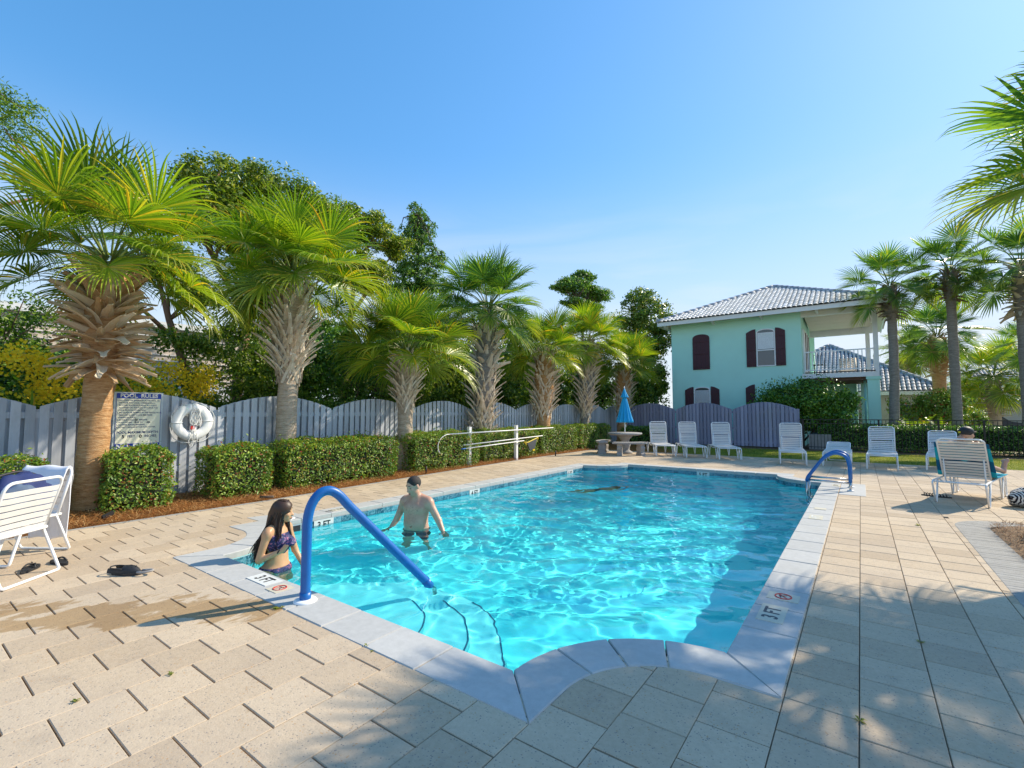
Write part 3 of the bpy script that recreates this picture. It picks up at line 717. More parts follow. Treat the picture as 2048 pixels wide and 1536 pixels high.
# ================================================================== FENCES
def fence_top(t, hi=1.82, lo=1.56): return lo + (hi - lo) * (math.sin(math.pi * max(0, min(1, t))) ** .9)
PANEL = 2.44
def board(mb_w, z0, zt0, zt1, th=.018):
    mb = MB(); mb.prism([(-mb_w / 2, z0), (mb_w / 2, z0), (mb_w / 2, zt1), (-mb_w / 2, zt0)], -th / 2, th / 2, 0, 'y'); return mb
rf = random.Random(12)
fl = thing('wood_fence', 'grey shadowbox fence with scalloped top along the palms and clipped hedges', 'fence', (-9.9, 0, 0))
far_mb = MB(); cnt = 0
y = -.9 - PANEL
while y < 22.2:
    n = 16
    for k in range(n):
        for side in (0, 1):
            yc = y + (k + .5 + .5 * side) * PANEL / n
            if yc > 22.45: continue
            if side == 1 and k == n - 1: continue
            w = .108 if side == 0 else .106; t0 = (yc - y - w / 2) / PANEL; t1 = (yc - y + w / 2) / PANEL
            xo = .032 if side == 0 else -.032; zt0, zt1 = fence_top(t0), fence_top(t1)
            if side == 1 or cnt < 400:
                b = board(w, .03 + rf.uniform(0, .02), zt0, zt1)
            if side == 1 and yc > 11.5 and False: pass
            if cnt < 299 and not (side == 1 and yc > 19) and yc > .3:
                o = b.obj('board', M['fence'], fl, (xo + rf.uniform(-.002, .002), yc, 0), (rf.uniform(-.004, .004), 0, R(90))); cnt += 1
            else:
                m4 = rotm(0, 0, R(90)); far_mb.add([m4 @ Vector(v) + Vector((xo, yc, 0)) for v in b.v], b.f)
    y += PANEL
o = far_mb.obj('remaining_boards', M['fence'], fl); o['kind'] = 'stuff'
for z in (.48, 1.44): MB().box((0, 10, z), (.043, 25, .09)).obj('rail', M['fence'], fl)
for k in range(11):
    MB().box((-.002, -.9 + PANEL * k, .78), (.04, .085, 1.5)).obj('post', M['fence'], fl)
fb = thing('wood_fence', 'bluish grey scalloped fence in shade in front of the green house', 'fence', (0, 22.5, 0))
x = -9.46 - 2.45 * .15
for pnl in range(4):
    x0 = -9.46 + 2.46 * (pnl - .0) if pnl else -9.46
    x0 = -11.9 + 2.46 * (pnl + 1)
    for k in range(16):
        for side in (0, 1):
            xc = x0 + (k + .5 + .5 * side) * 2.46 / 16
            if xc < -9.8 or xc > -2.03 or (side and k == 15): continue
            w = .108; t0 = (xc - x0 - w / 2) / 2.46; t1 = (xc - x0 + w / 2) / 2.46
            board(w, .04 + rf.uniform(0, .02), fence_top(t0, 1.92, 1.6), fence_top(t1, 1.92, 1.6)).obj('board', M['fence2'], fb, (xc, -.032 if side == 0 else .032, 0), (0, rf.uniform(-.004, .004), 0))
for z in (.22, .80, 1.50): MB().box((-5.93, 0, z), (7.8, .043, .085)).obj('rail', M['fence2'], fb)
MB().box((-2.05, 0, .82), (.09, .09, 1.62)).obj('post', M['fence2'], fb)
# black metal fence
fm = thing('metal_fence', 'black metal picket fence behind the lounge chairs, in front of the right-hand hedge', 'fence', (0, 22.4, 0))
pk = MB().box((0, 0, .61), (.017, .017, 1.14)).mesh('picket', M['black'])
x = -1.97
while x < 8.2: place('picket', pk, fm, (x, 0, 0)); x += .113
for z in (1.205, 1.05, .12): MB().box((3.1, 0, z), (10.2, .034, .03 if z > 1.1 else .024)).obj('rail', M['black'], fm)
ps = MB().box((0, 0, .61), (.055, .055, 1.22)).mesh('post', M['black'])
for x in (-1.9, .53, 2.2, 3.35, 5.8, 8.1): place('post', ps, fm, (x, .001, 0))

# ================================================================== FOLIAGE TOOLS
def leaves(P, Nn, size, rnd, aspect=2.0, spread=.8, fold=.25):
    """kite-shaped leaves at points P with rough normals Nn -> (V, F)"""
    N = len(P); size = np.broadcast_to(size, (N,)) * rnd.uniform(.65, 1.25, N)
    n = Nn + rnd.normal(0, spread, (N, 3)); n /= np.linalg.norm(n, axis=1)[:, None] + 1e-9
    a = rnd.normal(0, 1, (N, 3)); a -= n * (a * n).sum(1)[:, None]; a /= np.linalg.norm(a, axis=1)[:, None] + 1e-9
    b = np.cross(n, a); L = size[:, None]
    v0 = P; v1 = P + a * L * .45 + b * L / aspect * .5 + n * L * fold * .4; v2 = P + a * L; v3 = P + a * L * .45 - b * L / aspect * .5 + n * L * fold * .4
    V = np.stack([v0, v1, v2, v3], 1).reshape(-1, 3); F = (np.arange(N) * 4)[:, None] + np.array([[0, 1, 2], [0, 2, 3]]).reshape(1, -1)
    return V, F.reshape(-1, 3)
def boxpts(rnd, N, hx, hy, h, depth=.1, round_=.12, bump=None):
    """points near the surface of a clipped box hedge"""
    A = np.array([2 * hy * h, 2 * hy * h, 2 * hx * h, 2 * hx * h, 4 * hx * hy * 1.2]); f = rnd.choice(5, N, p=A / A.sum())
    u, v = rnd.uniform(-1, 1, N), rnd.uniform(-1, 1, N); w = rnd.uniform(0, 1, N)
    P = np.zeros((N, 3)); Q = np.zeros((N, 3))
    for k, (nx_, ny_, nz_) in enumerate(((1, 0, 0), (-1, 0, 0), (0, 1, 0), (0, -1, 0), (0, 0, 1))):
        s = f == k
        if k < 2: P[s] = np.stack([np.full(s.sum(), nx_ * hx), u[s] * hy, w[s] * h], 1)
        elif k < 4: P[s] = np.stack([u[s] * hx, np.full(s.sum(), ny_ * hy), w[s] * h], 1)
        else: P[s] = np.stack([u[s] * hx, v[s] * hy, np.full(s.sum(), h)], 1)
        Q[s] = (nx_, ny_, nz_)
    lump = np.sin(P[:, 0] * 7 + P[:, 1] * 5.3) * .02 + np.sin(P[:, 1] * 9.1 - P[:, 2] * 6) * .025 + np.sin(P[:, 0] * 13 + P[:, 2] * 11) * .012
    P += Q * (lump - rnd.exponential(depth * .45, N) + .015)[:, None]
    # round the top edges
    e = np.maximum(0, np.abs(P[:, 0]) - (hx - round_)) + np.maximum(0, np.abs(P[:, 1]) - (hy - round_)); P[:, 2] -= np.where(P[:, 2] > h - round_, e * .55, 0)
    tp = np.maximum(0, .25 - P[:, 2]) / .25; P[:, 0] *= 1 - .10 * tp; P[:, 1] *= 1 - .04 * tp
    return P, Q
def hedge(x, y, hx, hy, h, N, label, name='clipped_hedge', mat='hedgeleaf', size=.045, rz=0, group='clipped hedges along the fence', seed=0, floor=True, stems=True):
    t = thing(name, label, 'hedge', (x, y, 0), rz, group)
    rnd = np.random.RandomState(100 + seed); P, Q = boxpts(rnd, N, hx, hy, h); P[:, 2] = np.maximum(P[:, 2], .03)
    # a few stray shoots
    k = N // 60; i = rnd.choice(N, k); P[i] += Q[i] * rnd.uniform(.02, .12, (k, 1)) + [0, 0, .03]
    V, F = leaves(P, Q + [0, 0, .5], size, rnd, 2.0, .75)
    place('foliage', npmesh('foliage', V, F, M[mat]), t)['kind'] = 'stuff'
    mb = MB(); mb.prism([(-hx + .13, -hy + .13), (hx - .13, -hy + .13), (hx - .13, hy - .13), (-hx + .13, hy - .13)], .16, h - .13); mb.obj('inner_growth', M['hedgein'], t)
    if stems:
        mb = MB()
        for q in range(max(3, int(hy * 5))):
            a, b = rnd.uniform(-hx * .6, hx * .6), rnd.uniform(-hy * .85, hy * .85)
            mb.tube([(a, b, 0), (a + rnd.uniform(-.05, .05), b + rnd.uniform(-.06, .06), .25)], .012, 5)
        mb.obj('stems', M['bark'], t)
    return t
L = [(-9.0, .55, .42, .95, .86, 'low clipped hedge behind the left strap chairs, left of the first palm'),
     (-9.0, 2.50, .42, .40, .93, 'cube-shaped clipped hedge just below the pool rules sign'),
     (-9.0, 3.96, .42, .46, .90, 'small clipped hedge between the life ring and the second palm'),
     (-9.08, 6.05, .44, 1.30, .93, 'long clipped hedge between the second and the third palm'),
     (-9.15, 9.15, .44, 1.22, .95, 'clipped hedge behind the left post of the pole rack'),
     (-9.3, 12.2, .42, 1.45, .95, 'clipped hedge behind the yellow net and the right post of the pole rack'),
     (-9.35, 15.25, .42, 1.3, .97, 'clipped hedge between the pole rack and the last hedge by the stone benches'),
     (-9.35, 18.2, .42, 1.4, .98, 'last clipped hedge of the row, behind the left stone bench')]
for k, (x, y, hx, hy, h, lb) in enumerate(L):
    ar = 2 * (2 * hx + 2 * hy) * h + 4 * hx * hy
    hedge(x, y, hx, hy, h, int(ar * (1900 if y < 10 else 1300)), lb, size=.052 if y < 10 else .058, seed=k)
hedge(-8.1, 21.2, .9, .45, .82, 5200, 'dark clipped hedge in the fence corner behind the blue umbrella', mat='shrubleaf', size=.07, group=None, seed=21)
hedge(3.5, 23.35, 4.9, .42, .98, 26000, 'long dark clipped hedge behind the black metal fence', mat='shrubleaf', size=.07, group=None, seed=22)

def blobleaves(rnd, blobs, N, size, aspect=2.0, shell=.55, spread=.8):
    """leaves in the outer part of overlapping ellipsoids (cx,cy,cz,rx,ry,rz)"""
    B = np.array(blobs); w = (B[:, 3] * B[:, 4] + B[:, 4] * B[:, 5]) ; c = rnd.choice(len(B), N, p=w / w.sum())
    d = rnd.normal(0, 1, (N, 3)); d /= np.linalg.norm(d, axis=1)[:, None]; r = rnd.uniform(shell, 1.03, N) ** .7
    P = B[c, :3] + d * B[c, 3:] * r[:, None]
    return leaves(P, d + [0, 0, .3], size, rnd, aspect, spread)
def tree(label, x, y, trunk, limbs, blobs, N, size, leafm, barkm='bark', r0=.14, name='tree', cat='tree', group=None, seed=0, aspect=2.0, shell=.35, sub=0, lumps=22):
    """trunk: polyline; limbs: list of polylines; blobs: crown masses, broken into small clumps"""
    t = thing(name, label, cat, (x, y, 0), 0, group); rnd = np.random.RandomState(300 + seed)
    if trunk:
        mb = MB(); k = len(trunk); mb.tube(trunk, [r0 * (1 - .72 * i / max(1, k - 1)) for i in range(k)], 9); mb.obj('trunk', M[barkm], t)
    cl = []
    for b in blobs:
        b = np.array(b, float)
        for q in range(lumps):
            d = rnd.normal(0, 1, 3); d /= np.linalg.norm(d); rr = rnd.uniform(.45, .95)
            c = b[:3] + d * b[3:] * rr; s = rnd.uniform(.16, .36)
            cl.append((*c, b[3] * s, b[4] * s, b[5] * s * .75))
    if limbs is not None:
        mb = MB(); tp = Vector(trunk[-1]) if trunk else Vector((0, 0, .5))
        for l in limbs: mb.tube(l, [r0 * .5 * (1 - .8 * i / max(1, len(l) - 1)) for i in range(len(l))], 6)
        for q, c in enumerate(cl):
            if q % 3: continue
            pts_ = [Vector(p) for l in limbs for p in l] + ([Vector(p) for p in trunk[len(trunk) // 2:]] if trunk else [Vector((0, 0, .4))]); cc = Vector(c[:3]); p = min(pts_, key=lambda v: (v - cc).length + abs(v.z - cc.z + .3) * .3)
            m_ = (p + cc) / 2 + Vector(rnd.normal(0, .12, 3)); mb.tube([p, m_, cc], [r0 * .2 + .012, r0 * .12 + .008, .006], 5)
        if mb.v: mb.obj('branches', M[barkm], t)
    k1 = int(N * .68); V, F = blobleaves(rnd, cl, k1, size, aspect, shell * .5); V2, F2 = blobleaves(rnd, [tuple(b) for b in blobs], N - k1, size, aspect, .25); F = np.concatenate([F, F2 + len(V)]); V = np.concatenate([V, V2])
    place('crown', npmesh('crown', V, F, M[leafm]), t)['kind'] = 'stuff'
    return t

# ================================================================== PALMS
def frond_mesh(name, elev, seed, Lp=.85, Lb=1.0, nseg=42, mat='frond', droop=1.0, stiff=0.0, arcspan=158, split=.34):
    r = random.Random(seed); mb = MB()
    e = R(elev); bend = R(14 + 22 * (1 - max(0, elev) / 90)); p = Vector((0, 0, 0)); pts = [p.copy()]; K = 7
    for k in range(K):
        a = e - bend * (k / K) ** 1.3; p = p + Vector((math.cos(a), 0, math.sin(a))) * Lp / K; pts.append(p.copy())
    mb.tube(pts, [.019 - .011 * i / K for i in range(K + 1)], 5, 1, False)
    e1 = e - bend; f = Vector((math.cos(e1), 0, math.sin(e1))); sd = Vector((0, 1, 0)); n = Vector((-math.sin(e1), 0, math.cos(e1)))
    roll = r.uniform(-.5, .5); sd, n = sd * math.cos(roll) + n * math.sin(roll), n * math.cos(roll) - sd * math.sin(roll)
    hub = p; span = R(arcspan); da = 2 * span / (nseg - 1); dn = Vector((0, 0, -1))
    for i in range(nseg):
        a = -span + da * i + r.uniform(-.12, .12) * da; ca, sa = math.cos(a), math.sin(a)
        start = hub + f * (.10 * max(0, ca)) - n * .02 * abs(sa)
        d = (f * ca + sd * sa + n * (.30 * abs(sa) + .05)).normalized()
        Ls = Lb * (.60 + .40 * math.cos(a * .55)) * r.uniform(.88, 1.05); kk = r.uniform(.55, 1.5) * droop; cu = Vector((r.uniform(-1, 1), r.uniform(-1, 1), r.uniform(-.4, .4))) * .22
        SEG = 7; q = start.copy(); vs = []; wmax = split * Ls * da * .60
        brk = r.random() < .12
        for k in range(SEG + 1):
            u = k / SEG
            lat = dn.cross(d); t_ = (n.cross(d)); t_ = t_.normalized() if t_.length > 1e-3 else sd
            if u < split: w = max(.002, u * Ls * da * .5 * 1.03)
            else: w = wmax * (1 - ((u - split) / (1 - split))) ** .8 * .82 + .0005
            nn = d.cross(t_).normalized()
            vs += [q - t_ * w, q + nn * (w * .55 if i % 2 else -w * .55), q + t_ * w]
            g = (.03 + .97 * max(0, (u - .25) / .75) ** 1.5) * .50 * kk * (1 - stiff) * (1.25 - .75 * max(0, elev) / 80)
            if brk and u > .5: g *= 2.6
            d = (d + dn * g + cu * u * u * .5).normalized(); q = q + d * (Ls / SEG)
        b = len(mb.v); fs = []
        for k in range(SEG): o = 3 * k; fs += [(o, o + 1, o + 4, o + 3), (o + 1, o + 2, o + 5, o + 4)]
        mb.add(vs, fs, 0, False)
    return mb.mesh(name, [M[mat], M['petiole']])
FRONDS = {}
def frond_set(key, mat, elevs, per, **kw):
    FRONDS[key] = [(e, [frond_mesh('frond', e, hash((e, k)) % 999 + k * 7 + 3, mat=mat, **kw) for k in range(per)]) for e in elevs]
frond_set('near', 'frond', (82, 66, 50, 34, 18, 0, -22), 3, nseg=62, Lp=.92, Lb=.98, droop=.95, split=.46)
frond_set('mid', 'frondb', (78, 50, 24, 0, -28), 2, nseg=50, Lp=.92, Lb=.90, droop=.75, stiff=.1, split=.48)
frond_set('tall', 'frondb', (72, 45, 18, -8, -32), 2, nseg=42, Lp=1.0, Lb=.90, droop=.6, stiff=.25, split=.48)
def boot_mesh(kind, seed, mat, L=.4, w0=.062, w1=.028):
    r = random.Random(seed); mb = MB()
    def strip(path, ws, th=.009):
        vs = []; k = len(path)
        for i, (p, w) in enumerate(zip(path, ws)):
            p = Vector(p); q = .35 * w
            vs += [p + Vector((0, -w, q)), p + Vector((0, w, q)), p + Vector((0, 0, -th * .5)), p + Vector((0, w, q + th)), p + Vector((0, 0, th)), p + Vector((0, -w, q + th))]
        fs = []; n = 6; order = [0, 2, 1, 3, 4, 5]
        for i in range(k - 1):
            for j in range(n):
                a, b = order[j], order[(j + 1) % n]; fs.append((i * n + a, i * n + b, (i + 1) * n + b, (i + 1) * n + a))
        fs.append(tuple((k - 1) * n + a for a in order)); mb.add(vs, fs)
    if kind == 'strap':        # a broad curled leaf base (local x = outward along the boot, z = up)
        c = r.uniform(-.5, .5); path = [(L * t, .03 * c * math.sin(t * 3), L * (.10 * math.sin(t * 2.2) - .16 * c * t * t)) for t in (0, .25, .5, .75, 1)]
        strip(path, [w0 * 1.25, w0, w0 * .85, w1 * 1.25, w1 * r.uniform(.7, 1.3)])
    else:                      # split base: two legs wrap the trunk and join into the stub
        for s in (-1, 1):
            path = [(-.015, s * .12, -.16), (.01, s * .085, -.06), (.045, s * .045, .04), (.10, s * .012, .13), (.10 + L * .28, 0, .13 + L * .22)]
            strip(path, [.020, .024, .026, .026, .022])
        strip([(.07, 0, .08), (.12 + L * .15, 0, .16 + L * .1), (.14 + L * .45, r.uniform(-.03, .03), .18 + L * .32)], [.036, .03, .022])
    return mb.mesh('boot', M[mat])
BOOTS = {}
for mk in ('boot1', 'boot2', 'boot3'):
    BOOTS[mk] = {'strap': [boot_mesh('strap', s, mk, w0=.07) for s in range(4)], 'split': [boot_mesh('split', s + 9, mk) for s in range(4)]}
def palm(label, x, y, ztr, zb0, r0, r1, boots, nf, fset, scale=1.0, trunkm='trunk2', lean=(0, 0), seed=0, group=None, gap=None, front_low=0, elmin=-40, elmax=80, cscale=1.0, crown_lift=.12, name='palm_tree', bulge=1.25, curve=0):
    """ztr: height of the trunk top; boots: (material, kind, spacing, scale, elev_low, elev_high, count)"""
    t = thing(name, label, 'palm tree', (x, y, 0), 0, group); r = random.Random(seed * 31 + 5)
    def ctr(z): u = z / ztr; return Vector((lean[0] * u + curve * math.sin(u * math.pi), lean[1] * u, z))
    def rad(z): return r0 * 1.18 - (r0 * 1.18 - r0) * min(1, z / .5) + (r1 - r0) * max(0, z - .5) / ztr
    mb = MB(); K = 26; nn = 18; vs = []
    for i in range(K + 1):
        z = -.03 + (ztr + .12) * i / K; c = ctr(max(0, z)); rr = rad(max(0, z)) * (1 + .035 * math.sin(z * 17 + seed) + .02 * math.sin(z * 41))
        if z > zb0: rr *= 1 + (bulge - 1) * math.sin(math.pi * min(1, (z - zb0) / (ztr + .3 - zb0)))
        for j in range(nn): a = 2 * math.pi * j / nn; q = rr * (1 + .025 * math.sin(3 * a + z * 5) + r.uniform(-.018, .018)); vs.append((c.x + q * math.cos(a), c.y + q * math.sin(a), z))
    fs = [(i * nn + j, i * nn + (j + 1) % nn, (i + 1) * nn + (j + 1) % nn, (i + 1) * nn + j) for i in range(K) for j in range(nn)]; fs.append(tuple(K * nn + j for j in range(nn)))
    mb.add(vs, fs, 0, True); mb.obj('trunk', M[trunkm], t)
    bm_, kind, sc, el0, el1, cntb = boots
    zz = ztr + .10 - zb0
    for k in range(cntb):
        u = (k + .5) / cntb; z = zb0 + zz * u; az = k * 2.39996 + r.uniform(-.3, .3); c = ctr(min(z, ztr)); rr = rad(z) * (1 + (bulge - 1) * math.sin(math.pi * u)) * .88
        el = R(el0 + (el1 - el0) * u + r.uniform(-20, 20)); s = sc * r.uniform(.7, 1.25) * (1 - .25 * max(0, u - .75) / .25)
        kd = kind if kind != 'mix' else ('split' if u < .55 else 'strap')
        me = r.choice(BOOTS[bm_][kd])
        o = place('boot', me, t, (c.x + rr * math.cos(az), c.y + rr * math.sin(az), z), (r.uniform(-.3, .3) * (2.6 if kd == 'strap' else .7), -el if kd == 'strap' else -R(r.uniform(-6, 10)), az), s)
    top = ctr(ztr); sets = FRONDS[fset]
    for k in range(nf):
        u = k / (nf - 1); el = elmax + (elmin - elmax) * u ** .92; az = k * 2.39996 + r.uniform(-.25, .25)
        if gap and any(abs((az - g + math.pi) % (2 * math.pi) - math.pi) < w and el < ge for g, w, ge in gap): az += 1.1
        e, ms = min(sets, key=lambda q: abs(q[0] - el)); me = r.choice(ms)
        s = scale * r.uniform(.84, 1.1) * (.9 if el > 70 else 1)
        place('frond', me, t, (top.x + .07 * math.cos(az), top.y + .07 * math.sin(az), ztr + crown_lift + .14 * (el / 80)), (0, -R((el - e) * .7), az), s)
    return t
palm('big palm with shaggy orange-brown husks, left of the pool rules sign', -9.22, 2.02, 3.5, 2.05, .185, .19, ('boot1', 'strap', 1.08, -30, 62, 170), 31, 'near', .98, 'trunk1', (0.0, .12), 1, 'palms along the scalloped fence', elmin=-12, bulge=1.35, crown_lift=.22)
palm('second palm from the left, pale trunk with criss-cross husks behind the hedges', -9.5, 5.12, 4.1, 2.2, .19, .19, ('boot2', 'mix', 1.1, 28, 58, 170), 34, 'near', 1.04, 'trunk2', (0, .08), 2, 'palms along the scalloped fence', elmin=-14, bulge=1.75, crown_lift=.2)
palm('short palm with yellowed fronds behind the man, between two long hedges', -9.3, 8.1, 2.85, 1.65, .185, .19, ('boot2', 'mix', .95, 22, 55, 95), 31, 'near', 1.02, 'trunk2', (0, .05), 3, 'palms along the scalloped fence', elmin=-4, bulge=1.35)
palm('tall palm with grey lattice trunk behind the left post of the pole rack', -9.4, 11.25, 4.6, .5, .21, .24, ('boot2', 'mix', 1.15, 18, 50, 190), 36, 'mid', 1.1, 'trunk3', (0, .3), 4, 'palms along the scalloped fence', bulge=1.35, elmin=-22)
palm('palm with red-brown trunk behind the right post of the pole rack', -9.4, 14.75, 3.5, 1.35, .25, .26, ('boot2', 'mix', 1.1, 14, 50, 140), 31, 'near', 1.0, 'trunk1', (0, .1), 5, 'palms along the scalloped fence', elmin=-10, bulge=1.35)
palm('slim-necked palm with pale shaggy husks between two brown-trunked palms', -9.4, 17.9, 4.3, 1.3, .17, .26, ('boot2', 'mix', 1.2, 10, 48, 150), 32, 'near', 1.02, 'trunk3', (0, .5), 6, 'palms along the scalloped fence', elmin=-14, bulge=1.5)
palm('last palm of the row, just left of the closed blue umbrella', -9.2, 21.4, 3.55, 1.3, .24, .26, ('boot2', 'mix', 1.1, 16, 50, 120), 31, 'near', 1.0, 'trunk1', (.1, .1), 7, 'palms along the scalloped fence', elmin=-8, bulge=1.35)
# right-hand palms
palm('tall slender palm right beside the balcony column of the green house', 1.02, 24.6, 6.5, 5.3, .17, .15, ('boot3', 'strap', .82, -25, 60, 90), 26, 'tall', 1.0, 'trunk3', (.12, 0), 8, 'tall palms beyond the black fence', elmin=-34, bulge=1.7, curve=.08)
palm('middle one of the three tall palms, trunk standing before the round shrub', 3.0, 24.9, 6.85, 5.85, .16, .15, ('boot3', 'strap', .8, -20, 60, 70), 26, 'tall', .95, 'trunk3', (0, 0), 9, 'tall palms beyond the black fence', elmin=-34, bulge=1.5)
palm('tall palm cut by the right edge of the photo, loose grey husks under its crown', 4.78, 24.2, 6.55, 4.9, .19, .17, ('boot2', 'strap', 1.05, -25, 50, 80), 26, 'tall', 1.05, 'trunk3', (0, 0), 10, 'tall palms beyond the black fence', elmin=-34, bulge=1.4)
palm('medium palm with fat brown husk trunk rising behind the round shrub', 3.1, 30.5, 5.0, 3.2, .26, .26, ('boot1', 'strap', .95, -5, 60, 110), 30, 'tall', 1.1, 'trunk1', (0, 0), 11, None, elmin=-36, bulge=1.5)
palm('small palm with brown collar of husks in front of the pink house', 7.6, 38, 5.0, 4.5, .19, .17, ('boot1', 'strap', .9, 10, 60, 40), 22, 'tall', 1.05, 'trunk2', (0, 0), 12, None, elmin=-30)
palm('low palm with shaggy grey husks, right of the middle tall palm', 6.8, 42, 3.5, 1.2, .3, .28, ('boot2', 'strap', 1.2, -20, 50, 70), 28, 'near', 1.6, 'trunk2', (0, 0), 13, None)
palm('distant palm leaning behind the medium husk palm, above the grey roof', 3.0, 44, 5.6, 4.4, .22, .22, ('boot1', 'strap', 1, 0, 50, 50), 24, 'near', 1.3, 'trunk2', (0, 0), 14, None)
near_palm = palm('palm out of sight to the right, only its nearest fronds reach into the sky', 2.62, 8.1, 4.05, 2.2, .2, .2, ('boot2', 'mix', 1.1, 20, 55, 40), 34, 'near', 1.04, 'trunk2', (0, 0), 15, None, elmin=0, gap=[(R(214), 1.05, 95)])
for az_, e_, s_, dz_ in ((214, 34, 1.0, .12), (205, 18, .93, .12), (240, 66, 1.0, .2)):
    place('frond', min(FRONDS['tall'], key=lambda q: abs(q[0] - e_))[1][az_ % 2], near_palm, (0, 0, 4.05 + dz_), (0, -R(e_ - min(FRONDS['tall'], key=lambda q: abs(q[0] - e_))[0]) * .7, R(az_)), s_ * 1.08)

# ================================================================== TREES AND SHRUBS
G = 'trees behind the scalloped fence'
def ymul(P, f): return P
tree('pine reaching in at the upper left corner of the photo', -13, .6, [(0, -.6, 0), (.1, -.4, 3), (0, -.1, 5.5), (0, .1, 7.6)], [[(0, -.2, 4.6), (.3, .6, 5.2), (.5, 1.2, 5.6)]], [(0, -.3, 7.3, 1.2, 1.3, .9), (.4, .6, 6.9, .9, .75, .6), (0, -.5, 5.6, 1.0, 1.2, .7)], 14000, .085, 'pineleaf', 'redbark', .16, 'pine_tree', seed=1, aspect=3.5, group=None)
tree('bright green bushy tree at the left edge, behind the husky palm', -13.4, 1.2, [(0, 0, 0), (.1, .1, 2.2)], [], [(0, -.4, 3.2, 1.0, 1.6, 1.3), (.2, .9, 2.9, .8, .9, .9), (-.3, -1.2, 4.4, 1.0, 1.0, .9)], 12000, .075, 'pineleaf', 'bark', .1, seed=2, group=None)
tree('large oak with rounded crown rising behind the second palm', -14.3, 7.1, [(.2, -1.1, 0), (0, -.8, 2.4), (-.1, -.5, 4.6), (0, -.3, 6.4)], [[(0, -.6, 4.2), (.2, -1.6, 5.6), (.1, -2.0, 7.0)], [(0, -.4, 5), (0, .8, 6.4), (.2, 1.6, 7.6)], [(-.1, -.5, 4.6), (.5, .3, 6), (.4, .5, 7.6)]],
     [(0, -1.6, 7.5, 1.3, 1.2, 1.15), (0, .1, 7.9, 1.4, 1.6, 1.15), (.2, 1.6, 7.6, 1.2, 1.3, 1.0), (.3, -.6, 6.5, 1.2, 2.0, 1.0)], 44000, .115, 'oakleaf', 'redbark', .2, 'oak_tree', seed=3, group=None)
tree('sparse oak branches right of the second palm crown, before the pointed cedar', -14.6, 10.4, [(.2, -.6, 0), (0, -.4, 3), (0, -.2, 5.4), (0, 0, 7.2)], [[(0, -.2, 5), (0, .9, 6.6), (.2, 1.6, 7.9)], [(0, -.2, 5.2), (.2, -1, 6.6), (.2, -1.5, 8.1)]],
     [(0, -1.0, 8.2, 1.0, 1.1, .75), (.1, .4, 8.1, 1.0, 1.0, .7), (.3, 1.5, 7.9, .7, .7, .5), (0, -.2, 6.6, 1.1, 1.7, .8)], 26000, .115, 'oakleaf', 'redbark', .16, 'oak_tree', seed=4, group=None)
tree('leaning pine with reddish trunk between the first two palms', -12.6, 4.2, [(.3, .45, 0), (.15, .25, 2.1), (-.1, -.15, 3.6), (-.3, -.4, 4.8)], [[(0, .0, 3.1), (.1, -.7, 3.7), (.2, -1.1, 3.8)]], [(-.2, -.3, 4.9, .9, .8, .5), (0, .3, 4.3, .6, .5, .4)], 9000, .10, 'oakleaf', 'redbark', .13, 'pine_tree', seed=5, group=None)
# pointed cedar
cb = []
for q in range(34):
    u = q / 33; rr = 2.5 * (1 - u) ** .8 + .15; a = q * 2.4; cb.append((rr * .55 * math.cos(a), rr * .55 * math.sin(a), 3.4 + 7.0 * u, .3 + rr * .42, .3 + rr * .42, .42 + .1 * (1 - u)))
tree('pointed cedar with upswept branches standing above the short palm', -15.6, 14.2, [(0, 0, 0), (0, .05, 5), (0, 0, 10.3)], [], cb, 42000, .16, 'cedarleaf', 'bark', .15, 'cedar_tree', seed=6, group=None, lumps=8, aspect=3)
tree('dark flat-topped tree far behind the fifth and sixth palm', -15.5, 29.5, [(0, 0, 0), (0, -.1, 6), (.2, 0, 9)], [[(0, 0, 7), (.4, 1, 9)], [(0, 0, 7), (.3, -1.4, 9)]], [(0, -1.4, 10.0, 1.2, 1.5, .55), (.3, 1.5, 10.0, 1.3, 1.7, .5), (.1, 0, 10.9, .9, 1.2, .5), (0, .2, 9.0, 1, 2.5, .3)], 16000, .17, 'cedarleaf', 'bark', .18, seed=7, group=None)
tree('tall magnolia touching the left corner of the green house roof', -10.6, 27.4, [(0, 0, 0), (0, 0, 4), (.1, 0, 7)], [[(0, 0, 4.5), (1, .3, 6.4)], [(0, 0, 4.6), (-.9, 0, 6.3)]], [(-.6, 0, 6.9, 1.2, 1.2, 1.1), (.9, 0, 7.1, 1.4, 1.2, 1.1), (.2, 0, 8.2, 1.1, 1.1, .8), (0, 0, 5.4, 1.9, 1.4, 1.2), (1.7, .2, 6.0, .9, .8, .9)], 17000, .17, 'magleaf', 'bark', .16, 'magnolia_tree', seed=8, group=None)
under = [(-11.9, 5.4, 4.6, 'dense evergreen shrub behind the life ring and the second palm'), (-12.3, 7.9, 4.7, 'shrub mass behind the second palm trunk, right of it'), (-12.2, 10.4, 4.4, 'dark shrub behind the short yellowed palm'),
         (-12.5, 13.2, 5.2, 'broad shrub behind the grey lattice palm'), (-12.4, 16.4, 5.3, 'shrub filling the gap between the lattice palm and the red-brown palm'), (-12.3, 19.6, 5.5, 'shrub behind the slim-necked palm'), (-11.6, 23.2, 5.2, 'dark shrub behind the last palm of the row'), (-9.45, 25.6, 5.9, 'dark tree mass against the left wall of the green house')]
